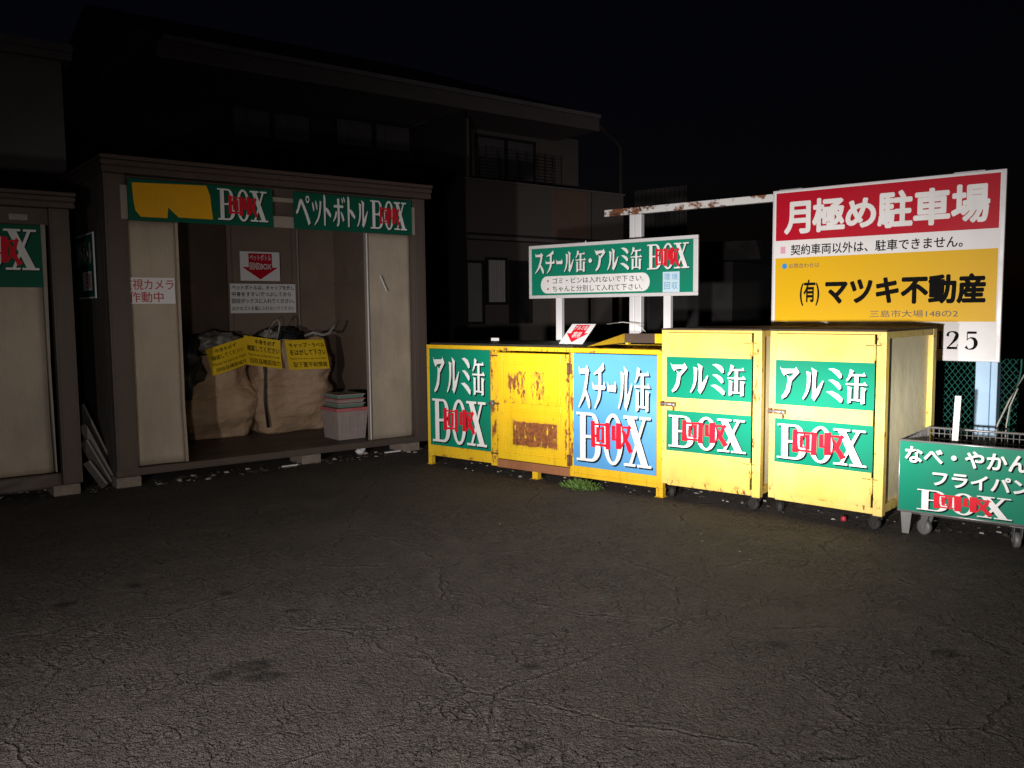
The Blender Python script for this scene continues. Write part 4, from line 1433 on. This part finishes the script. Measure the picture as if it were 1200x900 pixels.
# ================================================================== POT BASKET CART
ct = thing("basket_cart", 'B', (3.97, .30, 0), "wheeled wire basket with a green board for pots, kettles and pans", "cart")
TB = (3.97, .30, 0)
cx0, cx1, cy0, cy1, cz0, cz1 = 3.645, 4.305, -.02, .60, .132, .520
b = MB()
for z in (cz0, cz1):
    b.tube([(cx0, cy0, z), (cx1, cy0, z), (cx1, cy1, z), (cx0, cy1, z)], .007, "galvanised", 8, True)
for x, y in ((cx0, cy0), (cx1, cy0), (cx1, cy1), (cx0, cy1)):
    b.cyl((x, y, cz0), (x, y, cz1), .006, "galvanised", 8)
k = 0
for i in range(1, 22):
    x = cx0 + (cx1 - cx0) * i / 22
    for y in (cy0, cy1):
        b.cyl((x, y, cz0), (x, y, cz1), .0022, "galvanised", 4)
    b.cyl((x, cy0, cz0), (x, cy1, cz0), .0022, "galvanised", 4)
for i in range(1, 20):
    y = cy0 + (cy1 - cy0) * i / 20
    for x in (cx0, cx1):
        b.cyl((x, y, cz0), (x, y, cz1), .0022, "galvanised", 4)
    b.cyl((cx0, y, cz0), (cx1, y, cz0), .0022, "galvanised", 4)
for i in range(1, 12):
    z = cz0 + (cz1 - cz0) * i / 12
    b.tube([(cx0, cy0, z), (cx1, cy0, z), (cx1, cy1, z), (cx0, cy1, z)], .0022, "galvanised", 4, True)
b.build("basket", ct, TB)
b = MB()
b.box(cx0 + .02, cx1 - .02, cy0 + .02, cy1 - .02, cz0 - .018, cz0 - .008, "dark_steel")
b.build("base_frame", ct, TB)
b = MB()
pl = Plane2D((0, -.0305, 0))
b.slab(pl, rect(3.648, 4.30, .139, .518), .004, "sign_green", -.004)
T1 = (3.675, 4.245, .400, .492)
for dx_, dy_, l_, mt in ((.008, -.007, .0010, "letter_shadow"), (0, 0, .0022, "letter_white")):
    b.text(pl, "なべ・やかん", (3.674 + dx_, 4.262 + dx_, .404 + dy_, .494 + dy_), l_, mt, .028)
    b.text(pl, "フライパン", (3.815 + dx_, 4.275 + dx_, .292 + dy_, .372 + dy_), l_, mt, .028)
box_word(b, pl, (3.742, 4.194, .152, .264), (3.826, 4.100, .172, .252), 41, .0010, dx=.008)
b.build("sign_panel", ct, TB)
for x, y, t in ((3.785, .03, 60), (4.215, .02, 20), (3.80, .50, 0), (4.22, .52, 30)):
    caster(ct, TB, x, y, .1225, .042, ("caster_grey", "caster_grey"), t)
b = MB()
b.hexa([(3.665, -.01, .004), (3.700, -.01, .004), (3.700, -.006, .004), (3.665, -.006, .004), (3.655, -.01, .1235), (3.712, -.01, .1235), (3.712, -.006, .1235), (3.655, -.006, .1235)], "caster_grey")
b.build("foot_plate", ct, TB)
# things in the basket
b = MB()
b.hexa([(3.830, .262, .145), (3.862, .262, .145), (3.862, .274, .145), (3.830, .274, .145), (3.852, .262, .752), (3.884, .262, .752), (3.884, .274, .752), (3.852, .274, .752)], "board_white")
solo(b, "white_stick", 'B', (3.845, .27, .145), "flat white stick standing upright in the pot basket", "stick", None, .002)
for (x, y, r, h, mt, lab) in ((4.02, .30, .12, .15, "dark_steel", "dark cooking pot lying in the wire basket"), (3.76, .40, .10, .10, "rust_metal", "brown shallow pan lying in the wire basket")):
    b = MB()
    b.tube([(x, y, .142), (x, y, .146), (x, y, .142 + h), (x, y, .142 + h - .004), (x, y, .152)], [r * .86, r * .9, r, r * .96, r * .84], mt, 28)
    b.tube([(x - r, y - .02, .142 + h * .8), (x - r - .05, y - .02, .142 + h * .85), (x - r - .05, y + .02, .142 + h * .85), (x - r, y + .02, .142 + h * .8)], .006, mt, 8)
    solo(b, "cooking_pot", 'B', (x, y, .142), lab, "pot")

# ================================================================== GREEN NET, CABLES
b = MB()
NX, NZ = 3.40, 3.985
cell = .036
dep = 1.46
z_lo, z_hi = .02, .90


def net_y(x, z):
    return dep + .03 * mnoise.noise(Vector((x * 3, z * 3, 2.0))) - .05 * max(0, x - 3.91) / .075 * math.sin(z * 7)


cnt = int((NZ - NX + (z_hi - z_lo)) / cell) + 1
for sgn in (1, -1):
    for i in range(cnt):
        pts = []
        for j in range(0, 60):
            z = z_lo + (z_hi - z_lo) * j / 59
            x = (NX + i * cell - (z - z_lo) * .72) if sgn > 0 else (NX - (z_hi - z_lo) + i * cell + (z - z_lo) * .72)
            if NX <= x <= NZ:
                pts.append((x, net_y(x, z), z))
        if len(pts) > 2:
            b.tube(pts, .0022, "net_green", 4)
b.tube([(NZ - .05 + .05 * math.sin(z * 1.0) + .025 * math.sin(z * 9), net_y(NZ, z), z) for z in [z_lo + (z_hi - z_lo) * k / 30 for k in range(31)]], .006, "net_green", 6)
for x in (NX, ):
    b.cyl((x, dep, 0), (x, dep, .92), .016, "galvanised", 10)
solo(b, "net_fence", 'B', (3.7, 1.46, 0), "green plastic mesh netting hung beside the light blue post", "fence")
b = MB()
b.tube([(3.885, 1.14, .02), (3.90, 1.14, .30), (3.925, 1.14, .50), (3.985, 1.14, .66), (4.06, 1.14, .82), (4.14, 1.14, .93), (4.3, 1.2, 1.0)], .0055, "cable_grey", 6)
solo(b, "cable", 'B', (3.885, 1.14, .02), "thin grey cable curving up to the right beside the blue post, the longer one", "cable", "loose cables by the blue post")
b = MB()
b.tube([(3.975, 1.13, .02), (3.97, 1.13, .35), (3.975, 1.13, .50), (3.99, 1.13, .62), (4.03, 1.13, .735)], .0045, "cable_grey", 6)
solo(b, "cable", 'B', (3.975, 1.13, .02), "shorter thin cable crossing the longer one beside the blue post", "cable", "loose cables by the blue post")
b = MB()
b.tube([(1.10, .99, 1.13), (1.18, 1.1, 1.145), (1.30, 1.15, 1.13), (1.37, 1.16, 1.06), (1.39, 1.16, .90)], .004, "cable_grey", 6)
solo(b, "cable", 'B', (1.10, .99, .9), "thin bowed wire beside the white post under the green can sign", "cable")

# ================================================================== WEEDS AND LITTER
b = MB()
rnd = random.Random(4)
for i in range(520):
    a = rnd.uniform(0, 2 * math.pi)
    rad = abs(rnd.gauss(0, .050))
    x, y = 1.56 + rad * 1.5 * math.cos(a), -.055 + rad * .75 * math.sin(a)
    h = rnd.uniform(.015, .075) * (1 - min(rad / .25, .7))
    lean = (rnd.uniform(-.05, .05), rnd.uniform(-.05, .03))
    w = rnd.uniform(.003, .0085)
    t = rnd.uniform(0, math.pi)
    cx_, cy_ = math.cos(t) * w, math.sin(t) * w
    mx, my = x + lean[0] * .5, y + lean[1] * .5
    b.add([(x - cx_ * .3, y - cy_ * .3, 0), (x + cx_ * .3, y + cy_ * .3, 0), (mx + cx_, my + cy_, h * .62), (x + lean[0], y + lean[1], h), (mx - cx_, my - cy_, h * .55)], [(0, 1, 2, 3, 4)], "weed_green")
solo(b, "weed_clump", 'B', (1.56, -.055, 0), "tuft of green weeds growing at the foot of the low bin below its blue board", "plant")


def chips(mb, n, fr_box, seed, mats, smin, smax):
    rn = random.Random(seed)
    x0, x1, y0, y1 = fr_box
    for i in range(n):
        x, y = rn.uniform(x0, x1), rn.uniform(y0, y1)
        s_ = rn.uniform(smin, smax)
        m = rn.choices(mats, [1] * len(mats))[0]
        an = rn.uniform(0, 6.28)
        pts = []
        for k in range(5):
            q = an + k * 1.2566 + rn.uniform(-.3, .3)
            rr_ = s_ * rn.uniform(.5, 1.0)
            pts.append((x + rr_ * math.cos(q) * 1.4, y + rr_ * math.sin(q)))
        h = s_ * rn.uniform(.25, .7)
        V = [(p[0], p[1], .0005) for p in pts] + [(x + (p[0] - x) * .6 + rn.uniform(-.3, .3) * s_, y + (p[1] - y) * .6, h * rn.uniform(.6, 1.2)) for p in pts]
        mb.add(V, [(5, 6, 7, 8, 9)] + [(k, (k + 1) % 5, 5 + (k + 1) % 5, 5 + k) for k in range(5)], m)


b = MB()
chips(b, 120, (.25, 2.6, -.14, .10), 1, ["litter_pale", "litter_dark", "litter_dark"], .006, .026)
chips(b, 26, (-.75, -.35, .02, .4), 2, ["litter_pale", "litter_dark", "litter_dark"], .006, .02)
chips(b, 24, (-.2, -.02, -.12, .2), 3, ["litter_pale", "litter_dark", "litter_dark"], .006, .016)
chips(b, 60, (.3, 2.5, -.25, .15), 5, ["litter_dark"], .004, .012)
o = solo(b, "litter", 'S', (1, 0, 0), "bits of litter and grit along the foot of the sheds", None)
o["kind"] = "stuff"
b = MB()
chips(b, 80, (.1, 2.2, -.03, .4), 6, ["litter_pale", "litter_dark", "litter_dark"], .005, .018)
chips(b, 70, (2.2, 3.6, .05, .8), 7, ["litter_pale", "litter_dark", "litter_dark"], .004, .016)
chips(b, 16, (1.0, 3.5, -1.2, -.1), 8, ["litter_pale", "litter_dark"], .003, .007)
chips(b, 30, (3.7, 4.3, .1, .8), 9, ["litter_dark", "litter_pale"], .005, .02)
o = solo(b, "litter", 'B', (1, 0, 0), "bits of litter and grit under the bins", None)
o["kind"] = "stuff"
solo(crumpled((2.03, .10, .03), .035, 4.4, "board_white", 16, 10, (1.3, 1, .9)), "crumpled_paper", 'S', (2.03, .10, 0), "white crumpled paper on the ground before the open shed's right door", "litter")
b = MB()
b.box(1.24, 1.42, -.045, -.030, .0005, .012, "board_white")
solo(b, "white_strip", 'S', (1.33, -.04, 0), "short white strip lying on the ground before the open shed's sill", "litter")
b = MB()
b.box(2.22, 2.40, .00, .016, .0005, .012, "board_white")
solo(b, "white_strip", 'S', (2.31, .0, 0), "white strip lying on the ground beside the crumpled paper", "litter")
b = MB()
b.tube([(3.32, .08, 0), (3.32, .08, .006), (3.32, .08, .024), (3.32, .08, .028)], [.013, .016, .015, .011], "plastic_red", 16)
solo(b, "bottle_cap", 'B', (3.32, .08, 0), "small red plastic cap on the ground under the right tall cabinet", "bottle cap")

# ================================================================== HOUSE BEHIND
hs = thing("house", 'S', (6.0, 8.0, 0), "dark two storey house with wide eaves and a balcony behind the sheds", "house")
HB = (6.0, 8.0, 0)
b = MB()
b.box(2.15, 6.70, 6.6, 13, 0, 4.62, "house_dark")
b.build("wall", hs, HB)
b = MB()                                          # the right wing, rendered pale
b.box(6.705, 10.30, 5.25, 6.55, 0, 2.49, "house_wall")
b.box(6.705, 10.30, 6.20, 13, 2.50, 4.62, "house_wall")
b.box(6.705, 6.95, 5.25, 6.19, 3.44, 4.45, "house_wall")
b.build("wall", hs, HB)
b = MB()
b.box(6.688, 6.7035, 5.03, 6.59, 0, 4.50, "house_dark")  # added dark sheet, standing in for shade on the wing's left face
b.build("side_shade_sheet", hs, HB)
b = MB()                                          # balcony parapet
b.box(6.705, 9.55, 5.05, 5.20, 2.545, 3.40, "house_wall")
b.box(9.551, 10.40, 5.05, 5.20, 2.545, 3.40, "house_wall")
b.box(9.549, 9.5505, 5.03, 5.2, 2.545, 3.40, "house_dark")
b.box(6.69, 10.42, 5.02, 5.24, 3.401, 3.435, "house_fascia")
b.box(6.69, 10.42, 5.02, 5.24, 2.50, 2.544, "house_dark")
b.box(8.60, 9.45, 5.041, 5.0495, 2.56, 3.39, "house_brown")
b.build("balcony", hs, HB)
b = MB()
for k in range(9):
    z = 3.50 + k * .055
    b.cyl((7.0, 5.13, z), (8.70, 5.13, z), .007, "window_frame", 6)
for x in (7.02, 7.45, 7.88, 8.30, 8.68):
    b.cyl((x, 5.13, 3.436), (x, 5.13, 3.96), .013, "window_frame", 6)
b.build("railing", hs, HB)
b = MB()
b.box(1.90, 9.72, 5.0, 5.10, 4.52, 4.74, "house_fascia")
b.box(1.97, 9.72, 4.96, 5.06, 4.745, 4.81, "house_roof")
b.box(2.0, 9.70, 5.101, 13.0, 4.53, 4.56, "house_fascia")
b.build("eaves", hs, HB)
b = MB()
b.hexa([(1.9, 5.0, 4.81), (9.74, 5.0, 4.81), (9.74, 9.2, 4.81), (1.9, 9.2, 4.81), (2.0, 9.0, 6.3), (8.0, 9.0, 6.3), (8.0, 9.2, 6.3), (2.0, 9.2, 6.3)], "house_roof")
b.hexa([(1.9, 9.201, 4.81), (9.74, 9.201, 4.81), (9.74, 13.3, 4.81), (1.9, 13.3, 4.81), (2.0, 9.201, 6.3), (8.0, 9.201, 6.3), (8.0, 9.4, 6.3), (2.0, 9.4, 6.3)], "house_roof")
b.build("roof", hs, HB)
b = MB()
b.box(6.70, 10.42, 4.95, 5.35, 2.44, 2.495, "house_fascia")
b.build("canopy", hs, HB)


def house_window(x0, x1, z0, z1, y, curtain, halves=2):
    f = MB()
    t = .045
    f.box(x0, x1, y - .05, y - .001, z1 - t, z1, "window_frame")
    f.box(x0, x1, y - .05, y - .001, z0, z0 + t, "window_frame")
    f.box(x0, x0 + t, y - .05, y - .001, z0 + t, z1 - t, "window_frame")
    f.box(x1 - t, x1, y - .05, y - .001, z0 + t, z1 - t, "window_frame")
    for h in range(1, halves):
        xm = x0 + (x1 - x0) * h / halves
        f.box(xm - t / 2, xm + t / 2, y - .05, y - .001, z0 + t, z1 - t, "window_frame")
    fo = f.build("window", hs, HB)
    p = MB()
    for h in range(halves):
        a, c = x0 + (x1 - x0) * h / halves + t, x0 + (x1 - x0) * (h + 1) / halves - t
        mt = curtain[h] if isinstance(curtain, (list, tuple)) else curtain
        if mt == "curtain_pale":
            n = 26
            V = []
            for i in range(n + 1):
                x = a + (c - a) * i / n
                yy = y - .02 + .008 * math.sin(i * 1.9)
                V += [(x, yy, z0 + t), (x, yy, z1 - t)]
            p.add(V, [(2 * i, 2 * i + 2, 2 * i + 3, 2 * i + 1) for i in range(n)], mt, True)
        else:
            p.add([(a, y - .02, z0 + t), (c, y - .02, z0 + t), (c, y - .02, z1 - t), (a, y - .02, z1 - t)], [(0, 1, 2, 3)], mt)
    p.build("pane", fo, HB)


house_window(6.80, 7.20, 1.02, 2.10, 5.25, "grey_render", 1)
house_window(7.24, 7.70, 1.35, 2.16, 5.25, "curtain_pale", 1)
house_window(7.75, 8.25, 1.02, 2.12, 5.25, "tin_dark", 1)
house_window(7.75, 9.15, 3.30, 4.44, 6.20, ["upstairs_glass", "upstairs_glass"], 2)
house_window(5.15, 6.65, 4.00, 4.50, 6.60, ["upstairs_glass", "upstairs_glass"], 2)
house_window(3.40, 4.75, 3.95, 4.45, 6.60, ["upstairs_glass", "upstairs_glass"], 2)
b = MB()
b.box(8.56, 8.75, 4.97, 5.0405, 0, 2.43, "house_brown")
b.box(8.80, 9.40, 4.97, 5.0405, 0, 2.43, "house_wall")
b.build("porch_pillar", hs, HB)
b = MB()
b.tube([(9.72, 5.0, 4.62), (9.95, 5.05, 4.52), (10.25, 5.1, 4.42), (10.38, 5.1, 4.30), (10.38, 5.1, 3.6), (10.38, 5.1, .1)], .04, "house_dark", 10)
b.build("downpipe", hs, HB)

# left neighbour with a flat roof
nb = thing("house", 'S', (-2.2, 6.5, 0), "grey rendered flat roofed house wall rising behind the lower shed at the left edge", "house")
NBH = (-2.2, 6.5, 0)
MB().box(-5.5, .59, 4.05, 9, 0, 4.02, "grey_render").build("wall", nb, NBH)
b = MB()
b.box(-5.6, .68, 3.95, 9.1, 4.021, 4.10, "grey_render")
b.box(-5.6, .69, 3.92, 9.1, 4.101, 4.185, "house_roof")
b.build("roof", nb, NBH)

# corrugated wall and a low roof in the dark behind the signs
b = MB()
V, F = [], []
n = 44
for i in range(n + 1):
    x = -1.62 + .84 * i / n
    y = 6.0 + .025 * math.sin(i * 1.57)
    V += [(x, y, 0), (x, y, 2.97), (x, y + .01, 0), (x, y + .01, 2.97)]
for i in range(n):
    a = 4 * i
    F += [(a, a + 4, a + 5, a + 1), (a + 3, a + 7, a + 6, a + 2), (a + 1, a + 5, a + 7, a + 3), (a, a + 2, a + 6, a + 4)]
F += [(0, 1, 3, 2), (4 * n, 4 * n + 2, 4 * n + 3, 4 * n + 1)]
b.add(V, F, "tin_dark", False)
solo(b, "corrugated_wall", 'B', (-1.2, 6.0, 0), "dim corrugated metal wall seen between the white beam and the green can sign", "wall")
lo = thing("low_outbuilding", 'B', (.7, 5.2, 0), "dark low outbuilding with a grey roof edge right of the green can sign", "outbuilding")
LB = (.7, 5.2, 0)
MB().box(-.6, .55, 4.6, 5.8, 0, 1.80, "outbuilding_dark").build("wall", lo, LB)
b = MB()
b.hexa([(-.7, 4.35, 1.83), (1.0, 4.35, 1.80), (1.0, 5.9, 1.80), (-.7, 5.9, 1.83), (-.7, 4.45, 2.06), (.9, 4.45, 2.02), (.85, 5.9, 2.12), (-.7, 5.9, 2.16)], "tin_dark")
b.build("roof", lo, LB)
